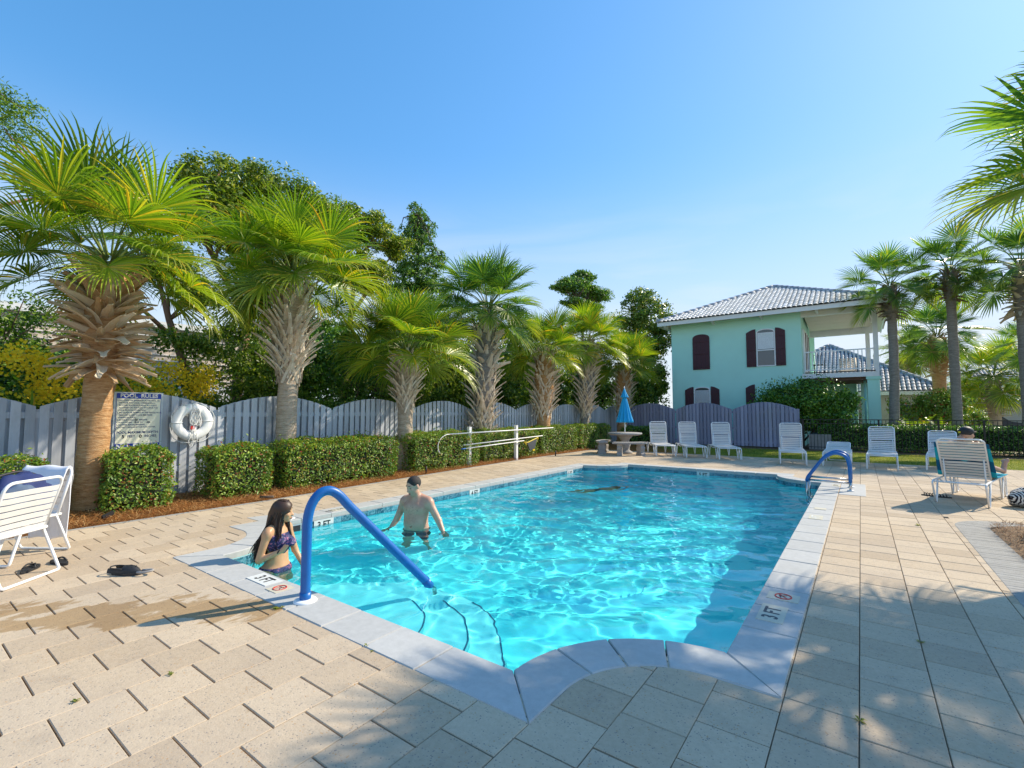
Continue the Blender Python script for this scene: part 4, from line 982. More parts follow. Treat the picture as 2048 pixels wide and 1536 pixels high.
for k, (x, y, h, lb) in enumerate(under):
    s = 1 + .03 * k
    tree(lb, x, y, [(0, 0, 0), (.1, .1, 1.4)], [[(0, 0, .6), (.2, .8, 2)], [(0, 0, .6), (-.1, -.9, 2.1)]], [(.1, 0, h * .28, 1.1, 1.75, h * .28), (.1, .5, h * .58, .95, 1.3, h * .26), (0, -.6, h * .6, .95, 1.2, h * .24), (-.2, .1, h * .84, .7, 1.0, h * .15), (-.6, 0, h * .45, .9, 1.5, h * .4)], 24000 if k < 3 else 17000, .095 if k < 3 else .12 + .009 * k, 'darkleaf' if k != 1 else 'shrubleaf', 'bark', .07, 'large_shrub', 'shrub', 'dense shrubs behind the scalloped fence', seed=20 + k, lumps=11)
for k, (x, y, h, lb) in enumerate([(-13.6, -2.4, 3.3, 'dark shrub behind the yellow flowers at the far left'), (-14.2, .2, 3.1, 'dark shrub behind the yellow flowers, left of the husky palm trunk'), (-14.6, 2.6, 2.9, 'dark shrub behind the yellow flowers, right of the husky palm trunk'),
        (-15.5, 9.0, 4.9, 'tall shrub in the second row behind the long clipped hedge'), (-15.8, 13.0, 5.0, 'tall shrub in the second row behind the cedar foot'), (-15.8, 17.5, 5.0, 'tall shrub in the second row behind the lattice palm'), (-15.8, 22.5, 5.2, 'tall shrub in the second row behind the slim-necked palm'), (-14.6, 28.0, 5.6, 'tall shrub in the second row left of the green house')]):
    tree(lb, x, y, [(0, 0, 0), (.1, .1, 1.4)], None, [(0, 0, h * .3, 1.2, 2.4, h * .32), (.1, .8, h * .62, 1.1, 1.7, h * .3), (0, -.9, h * .64, 1.1, 1.6, h * .28), (0, .2, h * .85, .9, 1.4, h * .16)], 10000, .23, 'shrubleaf', 'bark', .07, 'large_shrub', 'shrub', 'second row of shrubs behind the fence', seed=80 + k, lumps=14)
# yellow-flowered shrubs
def yshrub(label, x, y, hy, h, seed, fz):
    t = thing('flowering_shrub', label, 'shrub', (x, y, 0), 0, 'yellow-flowering shrubs behind the fence'); rnd = np.random.RandomState(seed)
    V, F = blobleaves(rnd, [(0, q, h * .5 + .1 * math.sin(q * 5), .7, .6, h * .5) for q in np.linspace(-hy, hy, int(hy * 3) + 2)], int(hy * 9000), .07, 2.6, .35); place('foliage', npmesh('foliage', V, F, M['darkleaf']), t)['kind'] = 'stuff'
    N = int(hy * 2300); cl = rnd.uniform(-hy, hy, 46); i = rnd.randint(0, 46, N); cz = h * (.86 + .16 * rnd.uniform(-1, 1, 46)) + fz
    P = np.stack([rnd.uniform(.25, .9, N), cl[i] + rnd.normal(0, .10, N), cz[i] + rnd.normal(0, .075, N)], 1); V, F = leaves(P, np.tile([1, 0, .4], (N, 1)), .06, rnd, 1.2, .6); place('flowers', npmesh('flowers', V, F, M['yellow']), t)['kind'] = 'stuff'
yshrub('yellow-flowering shrub behind the fence at the left edge, left of the husky palm', -11.6, .95, 1.3, 2.42, 50, 0)
yshrub('yellow-flowering shrub behind the fence above the pool rules sign', -11.9, 3.4, 1.0, 2.35, 51, .05)
# sword-leaved plant peeping over the fence
mb = MB(); r = random.Random(9)
for k in range(34):
    a = r.uniform(0, 6.28); e = r.uniform(.5, 1.45); l = r.uniform(.5, .95); d = Vector((math.cos(a) * math.cos(e), math.sin(a) * math.cos(e), math.sin(e))); s = Vector((-math.sin(a), math.cos(a), 0)) * .022
    p0 = Vector((0, 0, 1.2)); p1 = p0 + d * l * .55; p2 = p0 + d * l + Vector((0, 0, -.14 * math.cos(e))); mb.add([p0 - s * .6, p0 + s * .6, p1 + s, p1 - s, p2], [(0, 1, 2, 3), (3, 2, 4)])
mb.tube([(0, 0, 0), (0, 0, 1.25)], .05, 7); tag(mb.obj('spiky_plant', M['frond'], None, (-10.6, 1.6, 0)), 'spiky yellow-green plant peeping over the fence left of the husky palm', 'plant')
# by the green house
t = tree('large dark rounded bush in front of the green house, behind the fence end', -2.05, 24.0, [(0, 0, 0), (0, 0, .8)], [[(0, 0, .2), (.8, -.3, 1.2), (1.2, -.4, 1.9)], [(0, 0, .2), (-.8, 0, 1.2), (-1.1, .1, 1.8)], [(0, 0, .3), (.2, -.3, 1.6)], [(.5, -.3, 0), (1.3, -.5, .8)]], [(-.45, -.1, 1.95, 1.55, .9, 1.12), (.5, -.1, 2.0, 1.35, .9, 1.1), (1.25, -.2, 1.45, .85, .8, .95), (-1.35, 0, 1.45, .95, .8, .75), (0, -.1, 1.3, 1.6, .8, .8)], 32000, .12, 'shrubleaf', 'bark', .08, 'large_shrub', 'shrub', seed=40, lumps=26, shell=.2)
tree('bright rounded shrub between the first two tall palms', 2.35, 27.3, None, None, [(0, 0, 1.2, 1.45, 1, 1.3), (.4, 0, 1.4, 1.1, .9, 1.15)], 14000, .11, 'hedgeleaf', name='round_shrub', cat='shrub', seed=41, lumps=26, shell=.3)
tree('narrow bright shrub hugging the right side of the middle tall palm', 3.75, 26.0, None, None, [(0, 0, .8, .4, .4, .85)], 3000, .10, 'hedgeleaf', name='round_shrub', cat='shrub', seed=42, lumps=16)
def cycad(label, x, y, s, seed):
    mb = MB(); r = random.Random(seed)
    for k in range(22):
        a = k * 2.4; e = R(r.uniform(18, 70)); p = Vector((0, 0, .45)); d = Vector((math.cos(a) * math.cos(e), math.sin(a) * math.cos(e), math.sin(e))); w = Vector((-math.sin(a), math.cos(a), 0))
        for q in range(9):
            nx_ = p + d * .13 * s; wl = .17 * s * math.sin((q + 1.5) / 10.5 * math.pi)
            for sg_ in (-1, 1): mb.add([p, p + w * sg_ * wl + d * .06 + Vector((0, 0, .02)), p + d * .05], [(0, 1, 2)]); mb.add([p + d * .06, p + w * sg_ * wl + d * .12, p + d * .11], [(0, 1, 2)])
            mb.add([p - w * .006, p + w * .006, nx_], [(0, 1, 2)]); p = nx_; d = (d + Vector((0, 0, -.11))).normalized()
    mb.lathe([(.001, 0), (.12, 0), (.14, .3), (.001, .5)], n=10); tag(mb.obj('cycad', M['frond'], None, (x, y, 0)), label, 'plant', 'feathery cycads behind the black fence')
cycad('feathery cycad right beside the first tall palm trunk', 1.75, 24.6, 1.1, 1); cycad('feathery cycad left of the middle tall palm trunk', 2.55, 24.8, .9, 2)
t = thing('flower_bed', 'low strip of orange and red flowers beyond the black fence', 'flowers', (6.5, 28.5, 0)); rnd = np.random.RandomState(70)
P = np.stack([rnd.uniform(-2.6, 3, 2600), rnd.uniform(-.6, .6, 2600), rnd.uniform(.15, .62, 2600)], 1); V, F = leaves(P, np.tile([0, -.5, 1], (2600, 1)), .10, rnd, 1.2); place('flowers', npmesh('flowers', V, F, M['orange']), t)['kind'] = 'stuff'
P = np.stack([rnd.uniform(-2.6, 3, 3000), rnd.uniform(-.6, .6, 3000), rnd.uniform(0, .5, 3000)], 1); V, F = leaves(P, np.tile([0, -.5, 1], (3000, 1)), .11, rnd, 2); place('foliage', npmesh('foliage', V, F, M['hedgeleaf']), t)['kind'] = 'stuff'
# shrub in the right-hand bed at the picture edge
tree('leafy shrub at the right edge of the photo in the straw-covered bed', 2.05, 8.0, [(0, 0, .05), (0, 0, .3)], [[(0, 0, .1), (-.2, .1, .4)], [(0, 0, .1), (.1, -.3, .4)]], [(-.05, .25, .42, .34, .38, .3), (.1, -.35, .40, .34, .4, .3), (.35, 0, .5, .45, .6, .35)], 5200, .062, 'hedgeleaf', 'bark', .03, 'small_shrub', 'shrub', seed=44, lumps=12)
far = [(-26, 60, 6), (-8, 70, 7), (6, 62, 4.5), (14, 58, 4.0), (20, 60, 5)]
for k, (x, y, h) in enumerate(far):
    lb = ['distant tree behind the left shrubs', 'distant tree hidden behind the green house', 'distant bushy tree over the grey roof, left of the husk palm', 'distant dark tree behind the low husk palm', 'distant tree by the pink house'][k]
    tree(lb, x, y, [(0, 0, 0), (0, 0, h * .5)], [], [(0, 0, h * .62, 3.2, 3, h * .36), (1.8, 0, h * .5, 2.2, 2, h * .3)], 5000, .3, 'darkleaf', 'bark', .2, seed=60 + k)
# ================================================================== GREEN HOUSE
H = thing('green_house', 'two-storey sea-green stucco house with grey tile roof and upper balcony', 'house', (0, 25, 0))
def arched(w, h, rise, n=10, half=0):
    """outline in xz, bottom centre at origin; half=-1/+1 gives a shutter with the arch falling away to that side"""
    if half == 0: return [(-w / 2, 0), (w / 2, 0)] + [(w / 2 * math.cos(math.pi * k / n), h - rise + rise * math.sin(math.pi * k / n) ** .8) for k in range(n + 1)]
    pts = [(-w / 2, 0), (w / 2, 0)]; top = []
    for k in range(n + 1):
        t = k / n; x = w / 2 - w * t; q = t if half > 0 else 1 - t      # q=1 at the high end
        top.append((x, h - rise + rise * math.sin(q * math.pi / 2)))
    return pts + top
D = 8.0
mb = MB(); mb.prism([(-7.9, 0), (-2.05, 0), (-2.05, D), (-7.9, D)], 0, 6.05); mb.obj('wall', M['teal_wall'], H)
mb = MB(); mb.prism([(-2.05, 3.2), (-.1, 3.2), (-.1, D), (-2.05, D)], 0, 3.0); mb.obj('wall', M['teal_wall'], H)          # recessed lower wall
mb = MB(); mb.prism([(.28, 0), (.70, 0), (.70, .42), (.28, .42)], 0, 2.88); mb.obj('pillar', M['teal_wall'], H)
mb = MB(); mb.prism([(.24, -.04), (.74, -.04), (.74, .46), (.24, .46)], 2.88, 3.0); mb.obj('pillar_cap', M['teal_wall'], H)
mb = MB(); mb.prism([(.05, 2.9), (.4, 2.9), (.4, 3.25), (.05, 3.25)], 0, 2.88); mb.obj('pillar', M['teal_wall'], H)
MB().box((-.68, 1.9, 3.1), (2.76, 3.9, .2)).obj('balcony_floor', M['trim'], H)
MB().box((-.68, 1.9, 2.93), (2.6, 3.7, .13)).obj('brown_beams', M['woodceil'], H)
MB().box((-.68, -.02, 3.245), (2.5, .12, .04)).obj('deck_edge', M['black'], H)
for x, y in ((.62, .12), (.40, 3.75)): MB().box((x, y, 4.48), (.17, .17, 2.56)).obj('column', M['trim'], H)
for z in (4.18, 3.36): MB().box((-.70, .02, z), (2.5, .05, .05)).obj('railing_bar', M['trim'], H); MB().box((.60, 1.95, z), (.05, 3.4, .05)).obj('railing_bar', M['trim'], H)
bal = MB().box((0, 0, 3.77), (.035, .035, .80)).mesh('baluster', M['trim'])
for k in range(18): place('baluster', bal, H, (-1.93 + k * .138, .02, 0))
for k in range(24): place('baluster', bal, H, (.60, .3 + k * .14, 0))
MB().box((-.70, .14, 5.94), (2.7, .20, .26)).obj('porch_beam', M['trim'], H)
MB().box((.60, 1.95, 5.94), (.16, 3.6, .26)).obj('porch_beam', M['trim'], H)
MB().box((-.70, 3.85, 5.55), (2.6, .18, .42)).obj('porch_beam', M['trim'], H)
for k in range(5): MB().box((-.72, .55 + .66 * k, 5.90 - .06 * k), (2.46, .645, .02), rotm(R(-5))).obj('ceiling_board', M['soffit'], H)
MB().box((-.5, 1.9, 5.84), (.05, 3.3, .03), rotm(R(-5))).obj('ceiling_batten', M['soffit'], H)
# doors and shutters seen edge-on along the porch wall, patio furniture
for y in (.9, 1.75, 2.6): MB().box((-2.02, y, 4.3), (.06, .7, 2.1)).obj('porch_door', M['trim'], H); MB().box((-1.99, y + .42, 4.35), (.05, .10, 1.8)).obj('shutter', M['shutter'], H)
def shutter(x, z, w, h, rise, half):
    mb = MB(); nb = 4
    mb.prism(arched(w, h, rise, 10, half), -.045, -.012, 0, 'y'); o = mb.obj('shutter', M['shutter'], H, (x, 0, z))
    for f in (.10, .46, .80): MB().box((0, -.058, h * f), (w * .985, .026, .085)).obj('batten', M['shutter'], o)
    for k in range(1, nb): MB().box((-w / 2 + w * k / nb, -.046, (h - rise) / 2), (.010, .006, h - rise - .04)).obj('board_gap', M['black'], o)
shutter(-6.41, 3.65, .82, 1.79, .22, 0)
shutter(-4.115, 3.65, .41, 1.79, .16, -1); shutter(-2.88, 3.65, .40, 1.79, .16, 1)
shutter(-7.035, 1.05, .42, 1.73, .16, -1); shutter(-5.79, 1.05, .40, 1.73, .16, 1)
shutter(-4.2, 1.05, .40, 1.76, .16, -1)
def window(x, z, w, h, rise, low):
    mb = MB(); o_ = arched(w, h, rise); i_ = arched(w - .10, h - .09, rise * .9); i_ = [(a, b + .045) for a, b in i_]; n = len(o_)
    mb.add([(a, -.035, b) for a, b in o_] + [(a, -.035, b) for a, b in i_] + [(a, -.002, b) for a, b in o_] + [(a, -.004, b) for a, b in i_],
           [(k, (k + 1) % n, n + (k + 1) % n, n + k) for k in range(n)] + [(k, 2 * n + k, 2 * n + (k + 1) % n, (k + 1) % n) for k in range(n)] + [(n + k, n + (k + 1) % n, 3 * n + (k + 1) % n, 3 * n + k) for k in range(n)])
    fr = mb.obj('window', M['trim'], H, (x, 0, z))
    mb = MB(); mb.prism(i_, -.008, -.006, 0, 'y'); mb.obj('pane', M['glass'], fr)
    MB().box((0, -.026, h * .43), (w - .1, .03, .05)).obj('sash_bar', M['trim'], fr)
    z0 = h * .46 if not low else .09
    for k in range(int((h - rise - z0) / .052)): MB().box((0, -.016, z0 + .03 + k * .052), (w - .12, .010, .044 if not low else .030)).obj('blind_slat', M['blind'], fr)
window(-3.49, 3.65, .80, 1.78, .17, False); window(-6.41, 1.05, .80, 1.72, .16, True)
MB().box((-1.6, 3.17, 1.4), (.8, .05, 2.2)).obj('window', M['glass'], H); mb = MB(); mb.prism(arched(.5, 2.2, .2, 10, 1), 3.10, 3.14, 0, 'y'); mb.obj('shutter', M['shutter'], H, (-.72, 0, .3))
mb = MB(); mb.tube([(-.35, -.1, 0), (-.35, -.1, 2.9)], .05, 8); mb.obj('downspout', M['teal_wall'], H, (.55, .6, 0))
# roof: hipped, with one barrel tile after the other
EX0, EX1, EY0, EY1, EZ = -8.42, 1.10, -.62, 8.9, 6.14
APX, APY, APZ = -3.62, 4.15, 8.30
mb = MB(); APY2 = EY1 - 4.77
mb.add([(EX0, EY0, EZ), (EX1, EY0, EZ), (EX1, EY1, EZ), (EX0, EY1, EZ), (APX, APY, APZ - .05), (APX, APY2, APZ - .05)], [(0, 1, 4), (1, 2, 5, 4), (2, 3, 5), (3, 0, 4, 5)]); mb.obj('roof', M['rooffill'], H)
MB().box(((EX0 + EX1) / 2, EY0 + .01, EZ - .08), (EX1 - EX0, .04, .20)).obj('fascia', M['trim'], H)
MB().box((EX1 - .02, (EY0 + EY1) / 2, EZ - .08), (.04, EY1 - EY0 - .1, .20)).obj('fascia', M['trim'], H); MB().box((EX0 + .02, (EY0 + EY1) / 2, EZ - .08), (.04, EY1 - EY0 - .1, .20)).obj('fascia', M['trim'], H)
mb = MB(); mb.prism([(EX0 + .04, EY0 + .035), (EX1 - .04, EY0 + .035), (EX1 - .04, EY1), (EX0 + .04, EY1)], EZ - .10, EZ - .07); mb.obj('soffit', M['soffit'], H)
for x in (-8.1, -5.77, -3.62, -1.4): MB().box((x, -.25, EZ - .17), (.09, .5, .14), rotm(R(-8))).obj('bracket', M['trim'], H)
def tiled_face(name, p0, p1, apex0, apex1, tw, tl, mat, parent, off=.03):
    """face with eave p0->p1 and top edge apex0->apex1 (may coincide); tiles as half barrels, all joined"""
    p0, p1, a0, a1 = map(Vector, (p0, p1, apex0, apex1)); e = (p1 - p0); W_ = e.length; e.normalize()
    up = (a0 - p0) - e * (a0 - p0).dot(e); Hh = up.length; up.normalize(); n = e.cross(up).normalized()
    if n.z < 0: n = -n
    s0 = (a0 - p0).dot(e); s1 = (a1 - p0).dot(e); rows = int(Hh / tl); V = []; Fs = []
    prof = [(-.5, -.1), (-.38, .42), (-.15, .66), (.15, .66), (.38, .42), (.5, -.1)]
    rr = random.Random(3)
    for r_ in range(rows + 1):
        v0 = r_ * tl - .03; v1 = min(v0 + tl + .035, Hh); t = max(0, (v0 + tl * .5)) / Hh
        lo = s0 * t; hi = W_ + (s1 - W_) * t; c = math.ceil(lo / tw); 
        while c * tw < hi:
            u = c * tw; c += 1; b = len(V); hj = rr.uniform(.9, 1.1)
            for v, lift, sc in ((v0, .028, 1.0), (v1, .004, .86)):
                for a, h in prof: V.append(p0 + e * (u + a * tw * sc) + up * v + n * (off + lift + h * tw * .36 * hj))
            for k in range(5): Fs.append((b + k, b + k + 1, b + 7 + k, b + 6 + k))
            for k in range(6): V.append(V[b + k] - n * .014)
            for k in range(5): Fs.append((b + 12 + k, b + 13 + k, b + k + 1, b + k))
    me = bpy.data.meshes.new(name); me.from_pydata(V, [], Fs); me.materials.append(mat); o = place(name, me, parent); o['kind'] = 'stuff'; return o
tiled_face('roof_tiles', (EX0, EY0 - .06, EZ), (EX1, EY0 - .06, EZ), (APX, APY, APZ), (APX, APY, APZ), .20, .31, M['roof'], H)
tiled_face('roof_tiles', (EX1 + .06, EY0, EZ), (EX1 + .06, EY1, EZ), (APX, APY, APZ), (APX, APY2, APZ), .20, .31, M['roof'], H)
def ridge(a, b, parent, mat, r=.12):
    a, b = Vector(a), Vector(b); n = int((b - a).length / .38); me = MB(); 
    me.tube([(0, 0, 0), (0, 0, .42)], [r, r * .8], 8); ms = me.mesh('ridge_tile', mat); q = (b - a).to_track_quat('Z', 'Y').to_euler()
    for k in range(n): place('ridge_tile', ms, parent, a + (b - a) * k / n + Vector((0, 0, .07)), q)
ridge((EX0, EY0, EZ), (APX, APY, APZ), H, M['roof2']); ridge((EX1, EY0, EZ), (APX, APY, APZ), H, M['roof2']); ridge((APX, APY, APZ), (APX, APY2, APZ), H, M['roof2'])
# balcony furniture
t = thing('patio_chair', 'dark metal chair on the balcony of the green house, half hidden by the railing', 'chair', (-1.45, 25.9, 3.2)); mb = MB()
for a, b in ((-.2, -.2), (.2, -.2), (-.2, .2), (.2, .2)): MB().tube([(a, b, 0), (a, b, .45)], .015, 5).obj('leg', M['black'], t)
MB().box((0, 0, .46), (.46, .46, .03)).obj('seat', M['black'], t); mb = MB(); mb.tube([(-.2, .2, .45), (-.22, .28, .95), (.22, .28, .95), (.2, .2, .45)], .015, 5); [mb.tube([(a, .22, .48), (a, .28, .94)], .01, 4) for a in (-.12, -.04, .04, .12)]; mb.obj('backrest', M['black'], t)
t = thing('patio_chair', 'pale wooden deck chair on the balcony, right of the dark metal chair', 'chair', (-.4, 26.1, 3.2))
for a in (-.3, .3): MB().tube([(a, -.5, .1), (a, .5, .75)], .03, 5).obj('frame', M['soffit'], t)
for k in range(7): MB().box((0, -.45 + k * .15, .14 + k * .098), (.6, .09, .02), rotm(R(33))).obj('slat', M['soffit'], t)

# ================================================================== FAR HOUSES
def simple_house(name, label, x0, x1, y0, y1, ze, apex, wall, roofm, tw=.34, ov=.5, hipright=True):
    t = thing(name, label, 'house', (0, 0, 0)); mb = MB(); mb.prism([(x0, y0), (x1, y0), (x1, y1), (x0, y1)], 0, ze); mb.obj('wall', wall, t)
    a, b, c, d = x0 - ov, x1 + ov, y0 - ov, y1 + ov; A = Vector(apex)
    A1 = Vector((A.x, max(A.y, d - (A.y - c)), A.z)); A0 = A
    if isinstance(hipright, tuple): A1 = Vector(hipright)
    mb = MB(); mb.add([(a, c, ze), (b, c, ze), (b, d, ze), (a, d, ze), A0 - Vector((0, 0, .05)), A1 - Vector((0, 0, .05))], [(0, 1, 4), (1, 2, 5, 4), (2, 3, 5), (3, 0, 4, 5)] if not isinstance(hipright, tuple) else [(0, 1, 5, 4), (1, 2, 5), (2, 3, 4, 5), (3, 0, 4)]); mb.obj('roof', M['rooffill'], t)
    MB().box(((a + b) / 2, c, ze - .09), (b - a, .05, .2)).obj('fascia', M['trim'], t)
    MB().box((a, (c + d) / 2, ze - .09), (.05, d - c - .1, .2)).obj('fascia', M['trim'], t)
    if isinstance(hipright, tuple):
        tiled_face('roof_tiles', (a, c - .05, ze), (b, c - .05, ze), A0, A1, tw, .34, roofm, t); tiled_face('roof_tiles', (a - .05, c, ze), (a - .05, d, ze), A0, A0, tw, .34, roofm, t)
        ridge((a, c, ze), A0, t, roofm); ridge(A0, A1, t, roofm)
    else:
        tiled_face('roof_tiles', (a, c - .05, ze), (b, c - .05, ze), A0, A0, tw, .34, roofm, t); tiled_face('roof_tiles', (b + .05, c, ze), (b + .05, d, ze), A0, A1, tw, .34, roofm, t)
        ridge((a, c, ze), A0, t, roofm); ridge((b, c, ze), A0, t, roofm)
    return t
t = simple_house('single_storey_house', 'low house with pointed grey-blue tile roof seen behind the balcony', -6.6, 3.2, 33.5, 43, 2.62, (-1.55, 38.3, 5.95), M['cream'], M['roof2'], .21)
MB().box((2.0, 33.45, 1.3), (.9, .06, 1.2)).obj('window', M['glass'], t)
t = simple_house('pink_house', 'pink two-storey house with blue shutters at the far right', 8.6, 20, 62, 72, 4.7, (11.5, 66.5, 6.6), M['pink'], M['roof2'], .28, .6, (17, 66.5, 6.6))
MB().box((10.05, 61.93, 3.55), (.75, .08, 1.5)).obj('window', M['glass'], t)
for x in (9.3, 10.85): MB().box((x, 61.9, 3.5), (.7 if x > 10 else .5, .06, 1.7)).obj('shutter', M['bshut'], t, )
t = simple_house('cream_house', 'low cream house with grey tile roof below the pink house', 7.6, 17, 49, 56, 2.30, (9.8, 51.8, 3.9), M['cream'], M['roof'], .25, .5, (14, 51.8, 3.9))
for x in (9.75, 10.25): MB().box((x, 48.96, 1.35), (.34, .06, 1.35)).obj('window', M['glass'], t)
for k in range(4): MB().box((8.0 + k * .14, 48.97, 1.95), (.05, .05, .3)).obj('vent', M['shutter'], t)
t = thing('tan_building', 'long tan building with white edging far behind the husky palm', 'building', (0, 0, 0))
MB().box((-23, 1.4, 2.3), (5, 18, 4.5)).obj('wall', M['tan'], t); MB().box((-23, 1.4, 4.66), (5.4, 18.4, .22)).obj('roof_edge', M['trim'], t); MB().box((-20.46, 1.4, 2.0), (.06, 18, 1.0)).obj('white_band', M['trim'], t)
for k in range(9): MB().box((-20.47, 1.4, 2.7 + k * .22), (.03, 17.9, .02)).obj('siding_line', M['trim'], t)
# dark vehicle and utility box
t = thing('parked_car', 'dark blue parked car, mostly hidden behind the low shaggy palm', 'car', (6.2, 44.5, 0), R(8))
mb = MB(); mb.prism([(-2.1, .3), (2.1, .3), (2.15, .8), (1.5, .9), (.9, 1.4), (-.9, 1.42), (-1.6, .95), (-2.15, .85)], -.85, .85, 0, 'y'); mb.obj('body', M['car'], t)
mb = MB(); mb.prism([(1.35, .93), (.85, 1.34), (-.85, 1.36), (-1.35, .97)], -.86, .86, 0, 'y'); mb.obj('windows', M['glass'], t)
for x in (-1.3, 1.3):
    for y in (-.82, .82): o = MB().lathe([(.001, -.09), (.33, -.09), (.33, .09), (.001, .09)], n=18).obj('wheel', M['rubber'], t, (x, y, .33), (R(90), 0, 0))
mb = MB(); mb.box((0, 0, .3), (.75, .6, .6)); t = tag(mb.obj('utility_box', M['concrete'], None, (-1.35, 23.0, 0)), 'grey utility box on the ground behind the black fence, beside the big bush', 'box')

# ================================================================== LOUNGE CHAIRS
def rounded_path(pts, r=.05, n=5):
    out = [Vector(pts[0])]
    for i in range(1, len(pts) - 1):
        p = Vector(pts[i]); a = Vector(pts[i - 1]) - p; b = Vector(pts[i + 1]) - p; d = min(r, a.length * .45, b.length * .45); a.normalize(); b.normalize()
        p0, p1 = p + a * d, p + b * d
        for k in range(n + 1): t = k / n; out.append(p0 * (1 - t) ** 2 + p * 2 * t * (1 - t) + p1 * t * t)
    out.append(Vector(pts[-1])); return out
HW = .315; RT = .0135
def strap_mesh(w, sag, sw=.043):
    mb = MB(); k = 6; vs = []
    for i in range(k + 1):
        u = -1 + 2 * i / k; x = u * w; z = .017 - sag * (1 - u * u); 
        if abs(u) == 1: z = .004
        vs += [(x, -sw / 2, z), (x, sw / 2, z), (x, sw / 2, z - .004), (x, -sw / 2, z - .004)]
    fs = [(4 * i + j, 4 * i + (j + 1) % 4, 4 * i + 4 + (j + 1) % 4, 4 * i + 4 + j) for i in range(k) for j in range(4)] + [(3, 2, 1, 0), (4 * k, 4 * k + 1, 4 * k + 2, 4 * k + 3)]
    return mb.add(vs, fs).mesh('strap', M['strap'])
STRAP = strap_mesh(HW + .014, .012); STRAPB = strap_mesh(HW + .012, .022)
def lounger_frame():
    mb = MB(); x = HW
    for s in (-1, 1):   # side rails run head to foot and turn down at both ends
        mb.tube(rounded_path([(s * x, .20, 0), (s * x, .03, .34), (s * x, .10, .375), (s * x, 1.80, .375), (s * x, 1.93, .33), (s * (x + .004), 1.93, .015), (s * x, 1.83, .012), (s * x, 1.63, .365)], .06), RT, 8)
        mb.tube(rounded_path([(s * x, .20, 0), (s * x, .27, .012), (s * x, .40, .365)], .03), RT, 8)
        mb.tube([(s * x, 1.30, .365), (s * x, 1.45, .012), (s * x, 1.52, .012), (s * x, 1.62, .36)], RT * .95, 6)
    for y in (.07, 1.88): mb.tube([(-x, y, .36), (x, y, .36)], RT, 8)
    mb.tube(rounded_path([(-x, .52, .37), (-x + .02, .60, .30), (x - .02, .60, .30), (x, .52, .37)], .05), RT * .9, 6)
    return mb.mesh('frame', M['white'])
FRAME = lounger_frame()
def back_frame(): 
    mb = MB(); x = HW - .028; Lb = .78
    mb.tube(rounded_path([(-x, 0, 0), (-x, 0, Lb), (x, 0, Lb), (x, 0, 0)], .085, 7), RT, 8, cap=True)
    mb.tube([(-x, 0, .02), (x, 0, .02)], RT, 8); return mb.mesh('backrest_frame', M['white'])
BACKF = back_frame()
def stay_mesh():
    mb = MB(); x = HW - .07; mb.tube(rounded_path([(-x, 0, 0), (-x, 0, -.42), (x, 0, -.42), (x, 0, 0)], .05), RT * .85, 6); return mb.mesh('stay', M['white'])
STAY = stay_mesh()
STRAPBK = strap_mesh(HW - .016, .014, .041)
def lounger(label, x, y, heading, back, group='white strap lounge chairs', straps=True):
    """heading: direction of the foot end, degrees clockwise from +Y; back: backrest angle above horizontal"""
    t = thing('lounge_chair', label, 'lounge chair', (x, y, 0), -R(heading), group)
    place('frame', FRAME, t)
    hinge = .70
    b = place('backrest_frame', BACKF, t, (0, hinge, .385), (R(90 - back), 0, 0))
    for k in range(13):
        if k in (5,): pass
        place('strap', STRAPBK, b, (0, 0, .045 + k * .0545 + (.018 if k > 5 else 0)), (R(90), 0, 0))
    y0 = hinge + .06
    for k in range(19): place('strap', STRAP, t, (0, y0 + k * .0595, .377))
    for k in range(3): place('strap', STRAPB, t, (0, .16 + .17 * k, .372))
    if back > 12: place('stay', STAY, b, (0, -.006, .40), (R(-(90 - back) + 14), 0, 0))
    return t
# the row on the far side of the pool; foot ends towards the water (heading ~180)
def row(label, fx, fy, ang, back):
    """fx, fy: middle of the foot end"""
    h = 180 + ang; dx, dy = math.sin(R(h)), math.cos(R(h)); return lounger(label, fx - dx * 1.93, fy - dy * 1.93, h, back)
row('lounge chair beside the stone bench, first from the left in the row', -5.30, 16.0, -30, 76)
row('lounge chair second from the left in the row by the grey fence', -4.32, 16.05, -28, 76)
row('lounge chair third from the left in the row, left of the wide gap', -3.3, 16.0, -24, 76)
row('lounge chair standing alone before the right end of the grey fence', -1.56, 15.45, -8, 80)
row('lounge chair with its backrest lowered nearly flat, behind the pool ladder', -.57, 15.7, 0, 14)
row('lounge chair on the lawn edge, just right of the pool ladder', .40, 15.55, 2, 62)
row('lounge chair partly hidden behind the occupied one', 1.62, 16.0, 6, 48)
lounger('occupied lounge chair with a turquoise towel, seen from behind', 1.20, 10.28, 16, 58)
CW2 = .275
def chair_frame():
    mb = MB(); x = CW2
    mb.tube(rounded_path([(-x, .17, .405), (-x, 0, .014), (x, 0, .014), (x, .17, .405)], .03), RT * .95, 8)
    mb.tube(rounded_path([(-x, .48, .405), (-x, .60, .014), (x, .60, .014), (x, .48, .405)], .03), RT * .95, 8)
    mb.tube(rounded_path([(-x, .12, .41), (x, .12, .41), (x, .62, .41), (-x, .62, .41), (-x, .12, .41)], .04), RT, 8)
    return mb.mesh('frame', M['white'])
CFR = chair_frame()
def cback():
    mb = MB(); x = CW2; mb.tube(rounded_path([(-x, 0, 0), (-x, 0, .50), (x, 0, .50), (x, 0, 0)], .085, 7), RT, 8); return mb.mesh('backrest_frame', M['white'])
CBK = cback(); CST = strap_mesh(CW2 + .014, .012, .05)
